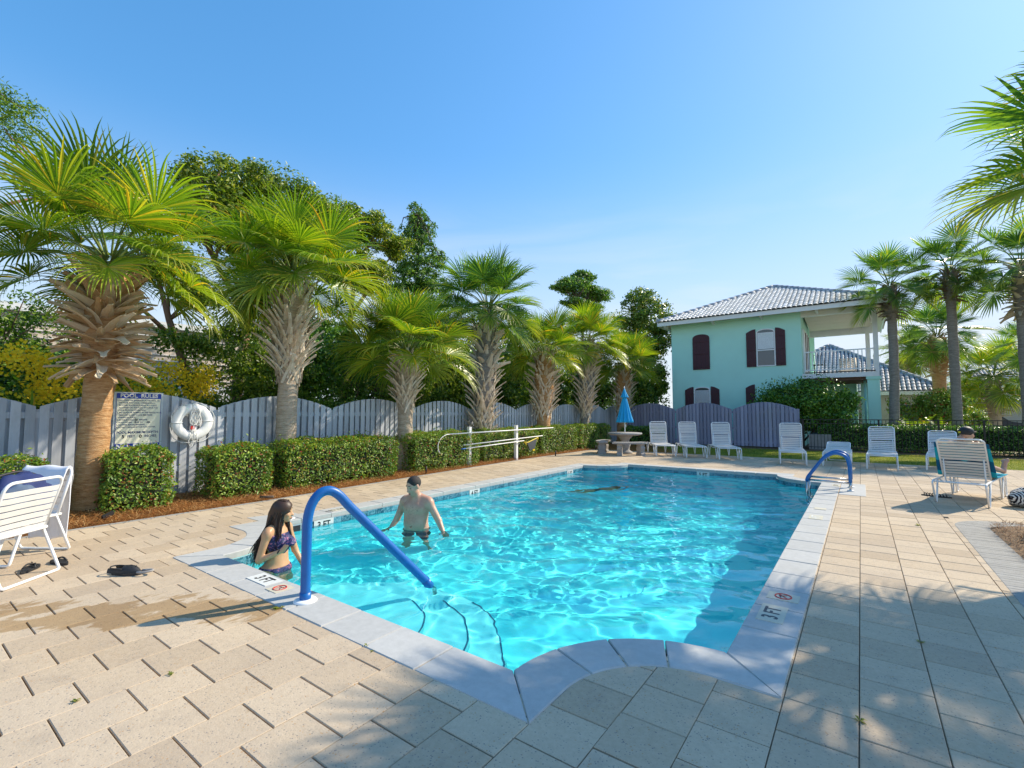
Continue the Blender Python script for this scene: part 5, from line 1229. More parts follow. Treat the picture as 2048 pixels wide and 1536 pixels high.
def strap_chair(label, x, y, heading):
    t = thing('strap_chair', label, 'chair', (x, y, 0), -R(heading), 'white strap chairs on the left')
    place('frame', CFR, t); b = place('backrest_frame', CBK, t, (0, .16, .405), (R(18), 0, 0))
    for k in range(7): place('strap', CST, b, (0, 0, .03 + k * .0605), (R(90), 0, 0))
    for k in range(7): place('strap', CST, t, (0, .17 + k * .063, .415))
    return t
strap_chair('white strap chair cut by the left edge, holding a navy bag', -5.95, .955, 230)
strap_chair('white strap chair with a white towel hung over its back, beside the first palm', -7.17, 1.24, 146)

# ================================================================== RAIL AND LADDER
t = thing('handrail', 'blue padded handrail curving from the near pool edge into the water', 'handrail', (-3.56, 2.12, 0), R(0))
dirv = Vector((.26, 1.04, 0)).normalized()
def rp(d, z): return (dirv.x * d, dirv.y * d, z)
path = [rp(0, .03), rp(0, .25), rp(0, .50), rp(.0, .62), rp(.012, .70), rp(.04, .775), rp(.085, .83), rp(.14, .853), rp(.20, .84), rp(.26, .79), rp(.32, .715)]
end = (1.09, -.10); s0 = (.32, .715)
for k in range(1, 9): path.append(rp(s0[0] + (end[0] - s0[0]) * k / 8, s0[1] + (end[1] - s0[1]) * k / 8))
# ribbed sleeve
fine = []; P_ = [Vector(p) for p in path]
for a, b in zip(P_[:-1], P_[1:]):
    n = max(1, int((b - a).length / .008))
    for k in range(n): fine.append(a + (b - a) * k / n)
fine.append(P_[-1])
for _ in range(30): fine = [fine[0]] + [(fine[i - 1] + fine[i] * 2 + fine[i + 1]) / 4 for i in range(1, len(fine) - 1)] + [fine[-1]]
mb = MB(); mb.tube(fine, [.0375 + (.0012 if i % 2 else 0) for i in range(len(fine))], 16); mb.obj('padded_sleeve', M['blue'], t)
mb = MB(); mb.tube([rp(0, .0), rp(0, .075)], .043, 16); mb.tube([rp(1.06, -.065), rp(1.115, -.135)], .042, 14); mb.obj('sleeve_end', M['blue'], t)
mb = MB(); mb.tube([rp(1.10, -.11), rp(1.16, -.2), rp(1.17, -.36)], .02, 10); mb.tube([rp(0, -.02), rp(0, .04)], .022, 10); mb.obj('steel_tube', M['steel'], t)
mb = MB(); mb.lathe([(.001, .022), (.055, .022), (.078, .018), (.088, .008), (.088, .0), (.001, .0)][::-1], (0, 0, .004), 28); mb.obj('base_cover', M['plaswhite'], t)
t = thing('pool_ladder', 'steel pool ladder with blue padded handles at the far right corner of the pool', 'ladder', (0, 0, 0))
for yy in (11.02, 11.58):
    pth = [(-.20, yy, .0), (-.20, yy, .18)]; MB().tube(pth, .024, 10).obj('rail', M['steel'], t)
    g = rounded_path([(-.20, yy, .17), (-.20, yy, .45), (-.24, yy, .66), (-.42, yy, .72), (-.60, yy, .62), (-.88, yy, .22), (-.90, yy, .14)], .14, 8); MB().tube(g, .031, 12).obj('grip', M['blue'], t)
    MB().tube([(-.90, yy, .15), (-.905, yy, -.1), (-.86, yy, -1.0)], .022, 10).obj('rail', M['steel'], t)
    MB().tube([(-.20, yy, .155), (-.90, yy, .17)], .02, 10).obj('cross_bar', M['steel'], t)
    MB().lathe([(.001, 0), (.055, 0), (.05, .018), (.001, .022)], (-.20, yy, .008), 18).obj('foot_cover', M['plaswhite'], t)
for z in (-.35, -.62): MB().box((-.87, 11.3, z), (.09, .54, .025)).obj('step', M['steel'], t)

# ================================================================== TABLE, BENCHES, UMBRELLA
TX, TY = -6.95, 16.45
t = thing('stone_table', 'round cast-stone table with fluted rim, the blue umbrella through its middle', 'table', (TX, TY, 0))
MB().lathe([(.001, .66), (.50, .66), (.56, .68), (.60, .70), (.60, .735), (.58, .75), (.001, .755)], n=64, wob=lambda a, i: 1 + (.012 * math.cos(a * 32) if 1 < i < 6 else 0)).obj('tabletop', M['concrete'], t)
MB().lathe([(.001, 0), (.26, 0), (.27, .05), (.2, .09), (.15, .14), (.17, .25), (.2, .32), (.15, .42), (.16, .5), (.25, .60), (.30, .66), (.001, .66)], n=32).obj('pedestal', M['concrete'], t)
def bench(label, x, y, rz):
    t = thing('stone_bench', label, 'bench', (x, y, 0), R(rz), 'curved cast-stone benches'); mb = MB(); n = 18; r0, r1 = .80, 1.14; a0, a1 = R(-34), R(34)
    vs = []; 
    for k in range(n + 1):
        a = a0 + (a1 - a0) * k / n; w = .006 * math.cos(k * math.pi)
        vs += [(r0 * math.cos(a) - .95, r0 * math.sin(a), z) for z in (.40, .46)] + [((r1 + w) * math.cos(a) - .95, (r1 + w) * math.sin(a), z) for z in (.46, .40)]
    fs = [(4 * k + j, 4 * k + (j + 1) % 4, 4 * k + 4 + (j + 1) % 4, 4 * k + 4 + j) for k in range(n) for j in range(4)] + [(3, 2, 1, 0), tuple(4 * n + j for j in range(4))]
    mb.add(vs, fs); mb.obj('seat', M['concrete'], t)
    for s in (-1, 1):
        a = R(22) * s; p = (.97 * math.cos(a) - .95, .97 * math.sin(a)); prof = [(.15, 0), (.15, .06), (.11, .11), (.13, .2), (.14, .26), (.10, .33), (.14, .40)]
        mb = MB(); P2 = [(q, z) for q, z in prof] + [(-q, z) for q, z in prof[::-1]]; mb.prism(P2, -.08, .08, 0, 'y'); mb.obj('leg', M['concrete'], t, (p[0], p[1], 0), (0, 0, a))
    return t
bench('curved stone bench left of the umbrella table, against the last clipped hedge', TX - .78, TY - .32, 197)
bench('curved stone bench on the pool side of the umbrella table', TX + .52, TY - .76, -52)
t = thing('umbrella', 'closed blue umbrella with a small vent cap, standing in the stone table', 'umbrella', (TX, TY, 0))
MB().tube([(0, 0, .1), (0, 0, 2.36)], .021, 10).obj('pole', M['plaswhite'], t)
MB().lathe([(.001, 2.44), (.022, 2.42), (.03, 2.39), (.018, 2.36), (.001, 2.35)][::-1], n=12).obj('finial', M['plaswhite'], t)
def pleat(am, k, ph): return lambda a, i: 1 + am * math.cos(a * k + ph + .15 * i) * min(1, i / 3)
MB().lathe([(.03, 2.13), (.07, 2.02), (.11, 1.85), (.16, 1.6), (.21, 1.38), (.26, 1.2), (.285, 1.12)], n=96, wob=pleat(.17, 11, 0)).obj('canopy', M['canopy'], t)
MB().lathe([(.02, 2.36), (.045, 2.28), (.08, 2.18), (.125, 2.06), (.135, 2.03)], n=72, wob=pleat(.14, 9, 1)).obj('vent_cap', M['canopy'], t)
MB().box((.03, -.02, 1.0), (.05, .03, .10)).obj('crank', M['plaswhite'], t)

# ================================================================== POLE RACK
def rack_post(y, label, hooks):
    t = thing('rack_post', label, 'post', (-8.78, y, 0), 0, 'white posts of the pole rack')
    MB().box((0, 0, .52), (.09, .09, 1.08)).obj('post', M['plaswhite'], t); MB().box((0, 0, 1.07), (.10, .10, .02)).obj('cap', M['plaswhite'], t)
    for z in (.93, .62, .51): MB().tube([(.045, 0, z), (.10, 0, z - .03), (.12, 0, z + .02)], .008, 5).obj('hook', M['plaswhite'], t)
rack_post(9.98, 'white square post carrying the left part of the pool poles', 0); rack_post(12.2, 'white square post carrying the right part of the pool poles, by the yellow net', 0)
t = thing('rescue_hook', "long white shepherd's crook, topmost pole on the rack", 'pole', (0, 0, 0))
mb = MB(); mb.tube([(-8.69, 9.1, .915), (-8.69, 14.3, .95)], .016, 8); mb.obj('pole', M['plaswhite'], t)
hk = [(-8.69, 9.1 - .42 * math.sin(a) * 1.0, .915 - .30 * (1 - math.cos(a))) for a in np.linspace(0, 2.2, 14)]; mb = MB(); mb.tube(hk, .010, 7); mb.obj('hook', M['plaswhite'], t)
t = thing('pool_pole', 'white telescopic pole on the middle hooks of the rack', 'pole', (0, 0, 0)); MB().tube([(-8.685, 9.65, .60), (-8.685, 13.6, .70)], .014, 8).obj('pole', M['plaswhite'], t)
t = thing('leaf_skimmer', 'leaf net with yellow rim and dark mesh hanging on the lowest rack pole', 'net', (0, 0, 0)); MB().tube([(-8.68, 9.6, .50), (-8.68, 12.5, .585)], .014, 8).obj('pole', M['plaswhite'], t)
MB().tube([(-8.68, 9.55, .498), (-8.68, 9.72, .503)], .017, 8).obj('grip', M['blue'], t)
rim = rounded_path([(-8.66, 12.48, .55), (-8.62, 12.6, .52), (-8.60, 13.2, .66), (-8.66, 13.28, .60), (-8.72, 12.7, .44), (-8.66, 12.48, .55)], .05); MB().tube(rim, .017, 6).obj('rim', M['nylon'], t)
mb = MB(); rnd_ = random.Random(2); vs = [(-8.62, 12.6, .52), (-8.60, 13.15, .64), (-8.66, 13.2, .58), (-8.72, 12.72, .45), (-8.62, 12.75, .26), (-8.60, 13.0, .32), (-8.66, 13.0, .28), (-8.68, 12.8, .25)]
mb.add(vs, [(0, 1, 5, 4), (1, 2, 6, 5), (2, 3, 7, 6), (3, 0, 4, 7), (4, 5, 6, 7)]); mb.obj('mesh_bag', M['netting'], t); MB().box((-8.6, 12.93, .27), (.03, .1, .05)).obj('clip', M['nylon'], t)

# ================================================================== LIFE RING
t = thing('life_ring', 'white life ring with coiled rope hanging on the fence', 'life ring', (-9.76, 3.52, 1.31)); mb = MB(); n, k = 40, 16
vs = [(.056 * math.cos(b), (.246 + .086 * math.sin(b)) * math.cos(a), (.246 + .086 * math.sin(b)) * math.sin(a)) for a in np.linspace(0, 2 * math.pi, n, endpoint=False) for b in np.linspace(0, 2 * math.pi, k, endpoint=False)]
mb.add([(x + .05, y, z) for x, y, z in vs], [(i * k + j, i * k + (j + 1) % k, ((i + 1) % n) * k + (j + 1) % k, ((i + 1) % n) * k + j) for i in range(n) for j in range(k)], 0, True); mb.obj('ring', M['plaswhite'], t)
for a in (R(3), R(93), R(183), R(273)):
    mb = MB(); ring = [(.05 + .060 * math.cos(b), (.246 + .090 * math.sin(b)) * math.cos(a), (.246 + .090 * math.sin(b)) * math.sin(a)) for b in np.linspace(0, 2 * math.pi, 20, endpoint=False)]; mb.tube(ring, .008, 6, closed=True, cap=False); mb.obj('band', M['rope'], t)
gl = []
for q in range(4):
    a0, a1 = R(3 + 90 * q), R(93 + 90 * q)
    for u in np.linspace(0, 1, 12): a = a0 + (a1 - a0) * u; rr = .345 + .035 * math.sin(u * math.pi) - .02 * (q == 1); gl.append((.05 + .02 * math.sin(u * 9), rr * math.cos(a), rr * math.sin(a) - .02 * math.sin(u * math.pi)))
MB().tube(gl, .0055, 6, closed=True, cap=False).obj('grab_line', M['rope'], t)
r = random.Random(5); mb = MB()
for q in range(7):
    pts = []; c = (r.uniform(-.03, .06), r.uniform(-.02, .05)); 
    for u in np.linspace(0, 2 * math.pi, 12, endpoint=False): pts.append((.115 + r.uniform(-.01, .02), c[0] + (.045 + .02 * r.random()) * math.cos(u) + r.uniform(-.012, .012), .06 + c[1] + (.13 + .03 * r.random()) * math.sin(u)))
    mb.tube(pts, .0068, 6, closed=True, cap=False)
mb.tube([(.12, .0, -.05), (.125, -.03, -.2), (.12, -.08, -.34), (.12, -.06, -.42), (.12, -.02, -.44), (.12, .0, -.38), (.125, -.02, -.26), (.12, .02, -.14), (.12, .05, -.22), (.12, .07, -.32), (.12, .04, -.36)], .0068, 6); mb.obj('rope_coil', M['rope'], t)
MB().tube([(.02, 0, .20), (.10, 0, .20), (.11, 0, .24)], .012, 6).obj('hook', M['plaswhite'], t); MB().box((.115, -.02, -.10), (.02, .055, .06)).obj('red_toggle', M['red'], t); MB().box((.10, 0, -.02), (.012, .10, .30)).obj('bracket', M['plaswhite'], t)

# ================================================================== SIGN
def text(body, size, mat, parent, loc, rot, name='lettering', bold=0.0, xs=1.0, align='CENTER', depth=.0006):
    cu = bpy.data.curves.new(name, 'FONT'); cu.body = body; cu.size = size; cu.align_x = align; cu.align_y = 'CENTER'; cu.offset = bold; cu.extrude = depth; cu.resolution_u = 3
    o = bpy.data.objects.new(name, cu); COL.objects.link(o); dg = bpy.context.evaluated_depsgraph_get(); me = bpy.data.meshes.new_from_object(o.evaluated_get(dg)); bpy.data.objects.remove(o); me.materials.clear(); me.materials.append(mat)
    return place(name, me, parent, loc, rot, (xs, 1, 1))
t = thing('pool_rules_sign', 'white and blue POOL RULES sign screwed to the scalloped fence', 'sign', (-9.845, 2.76, 1.33)); SR = (R(90), 0, R(90))
MB().box((0, 0, 0), (.02, .68, .98)).obj('board', M['sframe'], t)
MB().box((.013, .0, .005), (.006, .62, .95)).obj('panel', M['scream'], t)
MB().box((.0172, 0, .428), (.002, .61, .088)).obj('header', M['sblue'], t); MB().box((.0172, 0, -.415), (.002, .61, .10)).obj('footer', M['sblue'], t)
for y in (-.306, .306): MB().box((.0168, y, 0), (.002, .006, .92)).obj('border_line', M['sblue'], t)
text('POOL  RULES', .086, M['markwhite'], t, (.0190, 0, .428), SR, bold=.0028, xs=1.02)
lines = ['1. NO FOOD OR BEVERAGES IN THE POOL OR', '   ON POOL WET DECK. COMMERCIALLY', '   BOTTLED WATER IN PLASTIC BOTTLES IS', '   ALLOWED ON THE POOL WET DECK FOR', '   POOL PATRON HYDRATION.', '2. NO GLASS OR ANIMALS IN THE FENCED POOL', '   AREA (OR 50 FEET (15.240 MM) FROM', '   UNFENCED POOL).', '3. BATHING LOAD:        PERSONS.', '4. POOL HOURS:      A.M. TO        P.M.', '5. SHOWER BEFORE ENTERING.', '6. DO NOT SWALLOW THE POOL WATER.']
for k, s in enumerate(lines): text(s, .031, M['ink'], t, (.0168, -.296, .350 - k * .0405), SR, align='LEFT', xs=.90, bold=.0006)
text('20', .046, M['inkb'], t, (.0172, -.035, .026), SR, bold=.0015); text('9', .046, M['inkb'], t, (.0172, -.045, -.017), SR, bold=.0015); text('10', .046, M['inkb'], t, (.0172, .13, -.017), SR, bold=.0015)
text('POOL MAXIMUM DEPTH:', .056, M['ink'], t, (.0172, 0, -.183), SR, xs=.92, bold=.001)
text('FEET', .056, M['ink'], t, (.0172, -.09, -.247), SR, xs=.90, bold=.001); text('INCHES', .056, M['ink'], t, (.0172, .175, -.247), SR, xs=.90, bold=.001); text('5', .075, M['inkb'], t, (.0172, -.20, -.25), SR, bold=.003); text('0', .075, M['inkb'], t, (.0172, .035, -.25), SR, bold=.003)
text('NO  DIVING', .105, M['markwhite'], t, (.0190, 0, -.415), SR, bold=.004)

# ================================================================== DEPTH MARKERS
def marker(label, body, x, y, z, rot, w, h, white='markwhite', ink='inkb', bold=.003, group='depth marker plates'):
    t = thing('depth_marker', label, 'depth marker', (x, y, z), 0, group); q = thing  # plate and letters share the rotation
    pl = MB().box((0, 0, 0), (w, h, .005)).obj('plate', M[white], t, (0, 0, 0), rot)
    if body: text(body, h * .86, M[ink], pl, (0, 0, .0034), (0, 0, 0), bold=bold, xs=.86)
    return t, pl
rz_ = R(0)
marker('3 FT plate on the near coping, beside the woman', '3 FT', -4.30, 2.17, .0085, (0, 0, R(0)), .34, .155)
t, pl = marker('no-diving plate with a red crossed circle on the near coping, left of the handrail foot', None, -3.98, 2.14, .0085, (0, 0, 0), .17, .16, 'markold')
def ndsym(pl, s=1.0, ink='red'):
    MB().tube([(.052 * s * math.cos(a), .052 * s * math.sin(a), .003) for a in np.linspace(0, 2 * math.pi, 28, endpoint=False)], .0055 * s, 4, closed=True, cap=False).obj('ring_mark', M[ink], pl)
    MB().box((0, 0, .0035), (.10 * s, .009 * s, .003), rotm(0, 0, R(40))).obj('slash_mark', M[ink], pl)
    MB().tube([(-.03 * s, .012 * s, .003), (-.005 * s, .022 * s, .003), (.01 * s, 0, .003), (.028 * s, -.02 * s, .003)], .004 * s, 4).obj('diver_mark', M['inkgrey'], pl)
    MB().lathe([(.001, 0), (.007 * s, 0), (.001, .001)], (.012 * s, .024 * s, .0036), 8).obj('diver_mark', M['inkgrey'], pl)
ndsym(pl)
marker('worn 3 FT plate on the right-hand coping at the near end', '3 FT', -.575, 4.02, .0085, (0, 0, R(90)), .34, .17, 'markold', 'inkgrey')
t, pl = marker('worn no-diving plate beyond the 3 FT plate on the right-hand coping', None, -.55, 4.42, .0085, (0, 0, R(90)), .17, .22, 'markold'); ndsym(pl, 1.1)
marker('pale worn depth plate half-way along the right-hand coping', '4 FT', -.56, 8.0, .0085, (0, 0, R(90)), .30, .16, 'markold', 'markwhite')
marker('faded small plate just beyond the pale plate on the right-hand coping', None, -.55, 8.75, .0085, (0, 0, R(90)), .16, .15, 'markold')
marker('worn plate on the grey slab beside the pool ladder', '5 FT', -.45, 11.72, .0085, (0, 0, R(90)), .30, .13, 'markold', 'inkgrey')
marker('worn plate on the left coping above the 3 FT tile', 'NO DIVING', -6.46, 4.4, .0085, (0, 0, R(90)), .36, .13, 'markold', 'inkgrey', .0005)
LW = (R(90), 0, R(90))
for y, s, lb in ((4.02, '3 FT', '3 FT tile in the waterline between the woman and the man'), (7.35, '4 FT', '4 FT tile in the left waterline just beyond the man'), (11.25, '5 FT', '5 FT tile in the waterline near the far left corner')): marker(lb, s, PX0 + .016, y, -.135, LW, .31, .15)
marker('5 FT tile in the waterline of the far wall', '5 FT', -3.35, PY1 - .016, -.135, (R(90), 0, 0), .31, .15)
t = thing('skimmer_lid', 'round white skimmer lid set in the left coping behind the woman', 'lid', (-6.52, 3.55, 0)); MB().lathe([(.001, 0), (.13, 0), (.13, .009), (.12, .012), (.001, .012)], n=32).obj('lid', M['markwhite'], t); mb = MB(); mb.prism([(-.50, -.28), (-.02, -.28), (-.02, .28), (-.34, .28)], -.03, .0035); mb.obj('slab', M['coping'], t)

# ================================================================== SMALL THINGS
def sole(L, w, z0, z1, n=18):
    return [(w * (.5 + .12 * math.cos(a) ) * math.sin(a) * (1.0 if math.cos(a) > 0 else .86), L / 2 * math.cos(a)) for a in np.linspace(0, 2 * math.pi, n, endpoint=False)][::-1]
def flipflop(label, x, y, rz, grp='flip-flops'):
    t = thing('flip_flop', label, 'flip-flop', (x, y, 0), R(rz), grp); MB().prism(sole(.28, .105, 0, .02), .001, .022).obj('sole', M['rubber'], t)
    mb = MB(); mb.tube(rounded_path([(-.045, -.02, .02), (-.03, .03, .055), (0, .085, .03)], .03), .008, 6); mb.tube(rounded_path([(.045, -.02, .02), (.03, .03, .055), (0, .085, .03)], .03), .008, 6); mb.obj('thong_strap', M['rubber'], t)
flipflop('black flip-flop under the left strap chair, nearer the edge', -6.36, 1.00, 60); flipflop('black flip-flop touching the leg of the left strap chair', -6.40, 1.22, 100)
def clog(label, x, y, rz, s=1.0):
    t = thing('clog', label, 'shoe', (x, y, 0), R(rz)); MB().prism(sole(.29, .115, 0, 0), .001, .026).obj('sole', M['rubber'], t)
    n, k = 14, 12; vs = []
    for i in range(n):                       # rounded toe box, open at the heel, with side walls
        u = i / (n - 1); y = .145 - .29 * u; w = .056 * (math.sin(min(1, (u + .05) * 2.2) * math.pi / 2)) * (1 - .12 * u); h = .062 * math.sin(min(1, (u + .04) * 2.6) * math.pi / 2) if u < .5 else .062 - .018 * (u - .5)
        for j in range(k + 1):
            a = math.pi * j / k; vs.append((w * math.cos(a), y, .022 + h * math.sin(a) ** .8))
    fs = []
    for i in range(n - 1):
        for j in range(k):
            if (i + .5) / n > .52 and 2 < j < k - 3: continue
            fs.append((i * (k + 1) + j, i * (k + 1) + j + 1, (i + 1) * (k + 1) + j + 1, (i + 1) * (k + 1) + j))
    MB().add(vs, fs, 0, True).obj('upper', M['rubber'], t)
    mb = MB(); q = random.Random(1)
    for yy, xx in ((.09, 0), (.075, .022), (.075, -.022), (.055, 0), (.05, .03), (.05, -.03), (.03, .014), (.03, -.014)): mb.lathe([(.001, 0), (.0055, 0), (.0055, .003), (.001, .003)], (xx, yy, .022 + .062 * (1 - (xx / .06) ** 2) * math.sin(min(1, ((.145 - yy) / .29 + .04) * 2.6) * math.pi / 2) + .0005), 8)
    mb.obj('vent_holes', M['inkb'], t); MB().tube(rounded_path([(-.05, -.0, .06), (-.046, -.12, .065), (0, -.15, .07), (.046, -.12, .065), (.05, 0, .06)], .04), .006, 6).obj('rim', M['rubber'], t); MB().tube(rounded_path([(-.03, .13, .03), (-.045, .20, .035), (0, .27, .045), (.045, .21, .035), (.03, .13, .03)], .04), .010, 6).obj('heel_strap', M['concrete'], t)
clog('dark grey rubber clog with a pale strap lying on the sunlit deck', -5.48, 1.50, -58)
def sandal(label, x, y, rz):
    t = thing('sandal', label, 'sandal', (x, y, 0), R(rz), 'sandals beside the occupied lounge chair'); MB().prism(sole(.25, .095, 0, 0), .001, .018).obj('sole', M['rubber'], t); mb = MB()
    for yy in (-.06, -.02, .02, .06): mb.tube(rounded_path([(-.045, yy, .015), (0, yy + .02, .065), (.045, yy, .015)], .04), .007, 5)
    mb.obj('straps', M['rubber'], t)
sandal('strappy black sandal left of the occupied lounge chair', .94, 11.28, 60); sandal('strappy black sandal beside the chair leg of the occupied lounge chair', 1.10, 11.2, 80)
# striped bag
def blob(name, mat, parent, c, r3, seed, amp=.08, n=26, m_=16, fr=6, flat=None):
    rr = np.random.RandomState(seed); ph = rr.uniform(0, 6.28, 12); vs = []
    for i in range(m_ + 1):
        th = math.pi * i / m_
        for j in range(n):
            a = 2 * math.pi * j / n; s = 1 + amp * (math.sin(fr * a * .5 + ph[0] + 3 * th) * .5 + math.sin(3 * a + ph[1] - 4 * th) * .4 + math.sin(5 * th * 2 + ph[2] + 2 * a) * .4)
            vs.append((r3[0] * s * math.sin(th) * math.cos(a), r3[1] * s * math.sin(th) * math.sin(a), max(-c[2] + .004 if flat else -9, r3[2] * s * math.cos(th))))
    fs = [(i * n + j, i * n + (j + 1) % n, (i + 1) * n + (j + 1) % n, (i + 1) * n + j) for i in range(m_) for j in range(n)]
    return MB().add(vs, fs, 0, True).obj(name, mat, parent, c)
t = thing('striped_bag', 'black and white striped cloth bag on the deck beside the occupied lounge chair', 'bag', (2.10, 10.85, 0), R(30)); blob('bag_body', M['stripe'], t, (0, 0, .13), (.30, .20, .17), 4, .10, flat=True)
MB().tube(rounded_path([(-.12, .02, .24), (-.05, .0, .33), (.12, 0, .30), (.16, .02, .22)], .08), .012, 6).obj('strap', M['stripe'], t)
# backpack on the left chair
t = thing('backpack', 'navy and slate blue bag lying on the left strap chair', 'bag', (-6.42, .93, .42), R(-50)); blob('bag_body', M['navy'], t, (0, .0, .24), (.27, .15, .25), 7, .12); blob('front_pocket', M['slate'], t, (.10, .06, .22), (.17, .13, .19), 8, .10)
MB().tube(rounded_path([(-.2, 0, .42), (-.1, -.1, .50), (.14, -.12, .47), (.26, -.14, .34), (.30, -.2, .30)], .08), .014, 6).obj('strap', M['rubber'], t)
# white towel over the second chair: hangs on both sides of the back
def towel(name, label, mat, prof, w, loc, rz, seed, cat='towel', skew=0, th=.012):
    """prof: list of (y, z) along the length; folds across"""
    rr = np.random.RandomState(seed); nu, k = 26, 46; P = [Vector((0, a, b)) for a, b in prof]; dl = [0]
    for a, b in zip(P[:-1], P[1:]): dl.append(dl[-1] + (b - a).length)
    V = []
    for i in range(k + 1):
        s = dl[-1] * i / k; q = max(j for j in range(len(dl)) if dl[j] <= s + 1e-9); q = min(q, len(P) - 2); t_ = (s - dl[q]) / (dl[q + 1] - dl[q]); p = P[q] + (P[q + 1] - P[q]) * t_; hang = abs(i / k - .35) * 1.6
        for j in range(nu + 1):
            u = -1 + 2 * j / nu; f = .016 * hang * math.sin(u * 7 + seed) + .010 * hang * math.sin(u * 13 + 1.7 + i * .05)
            V.append((u * w / 2 * (1 - .10 * hang * hang), p.y + f * 1.3 + skew * u * hang, p.z + .008 * math.sin(u * 5 + i * .12)))
    n1 = len(V); V = V + [(a, b + th * (1 if prof[-1][0] < 0 else 1), c + th * .4) for a, b, c in V]; F = []
    for i in range(k):
        for j in range(nu): a = i * (nu + 1) + j; F += [(a, a + 1, a + nu + 2, a + nu + 1), (n1 + a, n1 + a + nu + 1, n1 + a + nu + 2, n1 + a + 1)]
    for i in range(k): a = i * (nu + 1); F += [(a, a + nu + 1, n1 + a + nu + 1, n1 + a)]; a += nu; F += [(a, n1 + a, n1 + a + nu + 1, a + nu + 1)]
    for j in range(nu): F += [(j, n1 + j, n1 + j + 1, j + 1)]; a = k * (nu + 1) + j; F += [(a, a + 1, n1 + a + 1, n1 + a)]
    o = MB().add(V, F, 0, True).obj(name, mat, None, loc, (0, 0, rz)); return tag(o, label, cat)
def ck(s_, off): return (.16 - math.sin(R(18)) * s_ + math.cos(R(18)) * off, .405 + math.cos(R(18)) * s_ + math.sin(R(18)) * off)
pr_ = [ck(.10, .03), ck(.3, .03), ck(.47, .03), ck(.525, .0), ck(.47, -.035), (ck(.40, -.05)[0], .74), (ck(.40, -.05)[0] - .01, .5), (ck(.40, -.05)[0] - .01, .12)]
towel('white_towel', 'white bath towel hung over the back of the strap chair near the first palm', M['towel'], pr_, .50, (-7.17, 1.24, 0), R(-146), 3)
hy, hz = .70, .385
def bk(s, off=0): return (hy - math.cos(bt) * s - math.sin(bt) * off, hz + math.sin(bt) * s + math.cos(bt) * off)
bt = R(58)
pr_ = [(1.85, .40), (1.2, .405), (hy + .08, .41), bk(.08, -.06), bk(.45, -.065), bk(.74, -.062)]
towel('turquoise_towel', 'turquoise and dark blue striped towel under the person on the lounge chair', M['teal'], pr_, .74, (1.20, 10.28, 0), -R(16), 5, th=.008)
# bits in the straw
t = tag(MB().tube([(0, 0, .02), (.2, .12, .03)], .022, 7).obj('wood_stick', M['bark'], None, (-8.25, 4.05, .03)), 'short pale stick lying in the pine straw by the second palm', 'stick')
for x, y, lb in ((-8.55, 7.0 + 1.15, 'black sprinkler head by the short palm foot'), (-8.45, 14.05, 'small sprinkler riser in the straw before the hedge right of the rack'), (-8.5, 17.2, 'small sprinkler riser in the straw left of the stone bench')): tag(MB().tube([(0, 0, -.02), (0, 0, .16)], .022, 7).obj('sprinkler', M['rubber'], None, (x, y, .02)), lb, 'sprinkler')
tag(MB().box((0, 0, 0), (.03, .15, .05), rotm(.3, .2, .5)).obj('rubber_cap', M['rubber'], None, (-8.35, 2.05, .08)), 'small dark rubber piece in the straw at the foot of the first palm', 'debris')
# ================================================================== PEOPLE
class Body:
    """one continuous skin grown from tapered limbs blended smoothly together"""
    def __init__(s, lo, hi, res):
        s.lo = np.array(lo, np.float32); s.res = res; s.n = (np.ceil((np.array(hi) - lo) / res)).astype(int) + 1
        s.ax = [s.lo[i] + np.arange(s.n[i], dtype=np.float32) * res for i in range(3)]; s.D = np.full(s.n, .2, np.float32)
    def sub(s, lo, hi):
        i0 = np.maximum(0, np.floor((np.array(lo) - s.lo) / s.res).astype(int)); i1 = np.minimum(s.n, np.ceil((np.array(hi) - s.lo) / s.res).astype(int) + 1)
        sl = tuple(slice(a, max(a, b)) for a, b in zip(i0, i1)); return sl, np.meshgrid(*[s.ax[i][sl[i]] for i in range(3)], indexing='ij')
    def merge(s, sl, d, k, cut=False):
        a = s.D[sl]
        if cut: s.D[sl] = np.maximum(a, -d) if k <= 0 else -smin_(-a, d, k)
        else: s.D[sl] = smin_(a, d, k)
    def cone(s, a, b, ra, rb, k=.02):
        a = np.array(a, np.float32); b = np.array(b, np.float32); m = max(ra, rb) + .05 + k
        sl, (X, Y, Z) = s.sub(np.minimum(a, b) - m, np.maximum(a, b) + m); ab = b - a; L2 = float(ab @ ab) + 1e-9
        t = np.clip(((X - a[0]) * ab[0] + (Y - a[1]) * ab[1] + (Z - a[2]) * ab[2]) / L2, 0, 1)
        d = np.sqrt((X - a[0] - t * ab[0]) ** 2 + (Y - a[1] - t * ab[1]) ** 2 + (Z - a[2] - t * ab[2]) ** 2) - (ra + (rb - ra) * t); s.merge(sl, d, k); return s
    def ell(s, c, r, rot=None, k=.03, cut=False):
        c = np.array(c, np.float32); r = np.array(r, np.float32); m = float(r.max()) + .05 + k; sl, G_ = s.sub(c - m, c + m); P = np.stack([g - c[i] for i, g in enumerate(G_)], -1)
        if rot is not None: P = P @ np.array(rot, np.float32)
        k0 = np.sqrt(((P / r) ** 2).sum(-1)); k1 = np.sqrt(((P / (r * r)) ** 2).sum(-1)) + 1e-6; s.merge(sl, k0 * (k0 - 1) / k1, k, cut); return s
def smin_(a, b, k):
    if k <= 0: return np.minimum(a, b)
    h = np.clip(.5 + .5 * (b - a) / k, 0, 1); return b * (1 - h) + a * h - k * h * (1 - h)
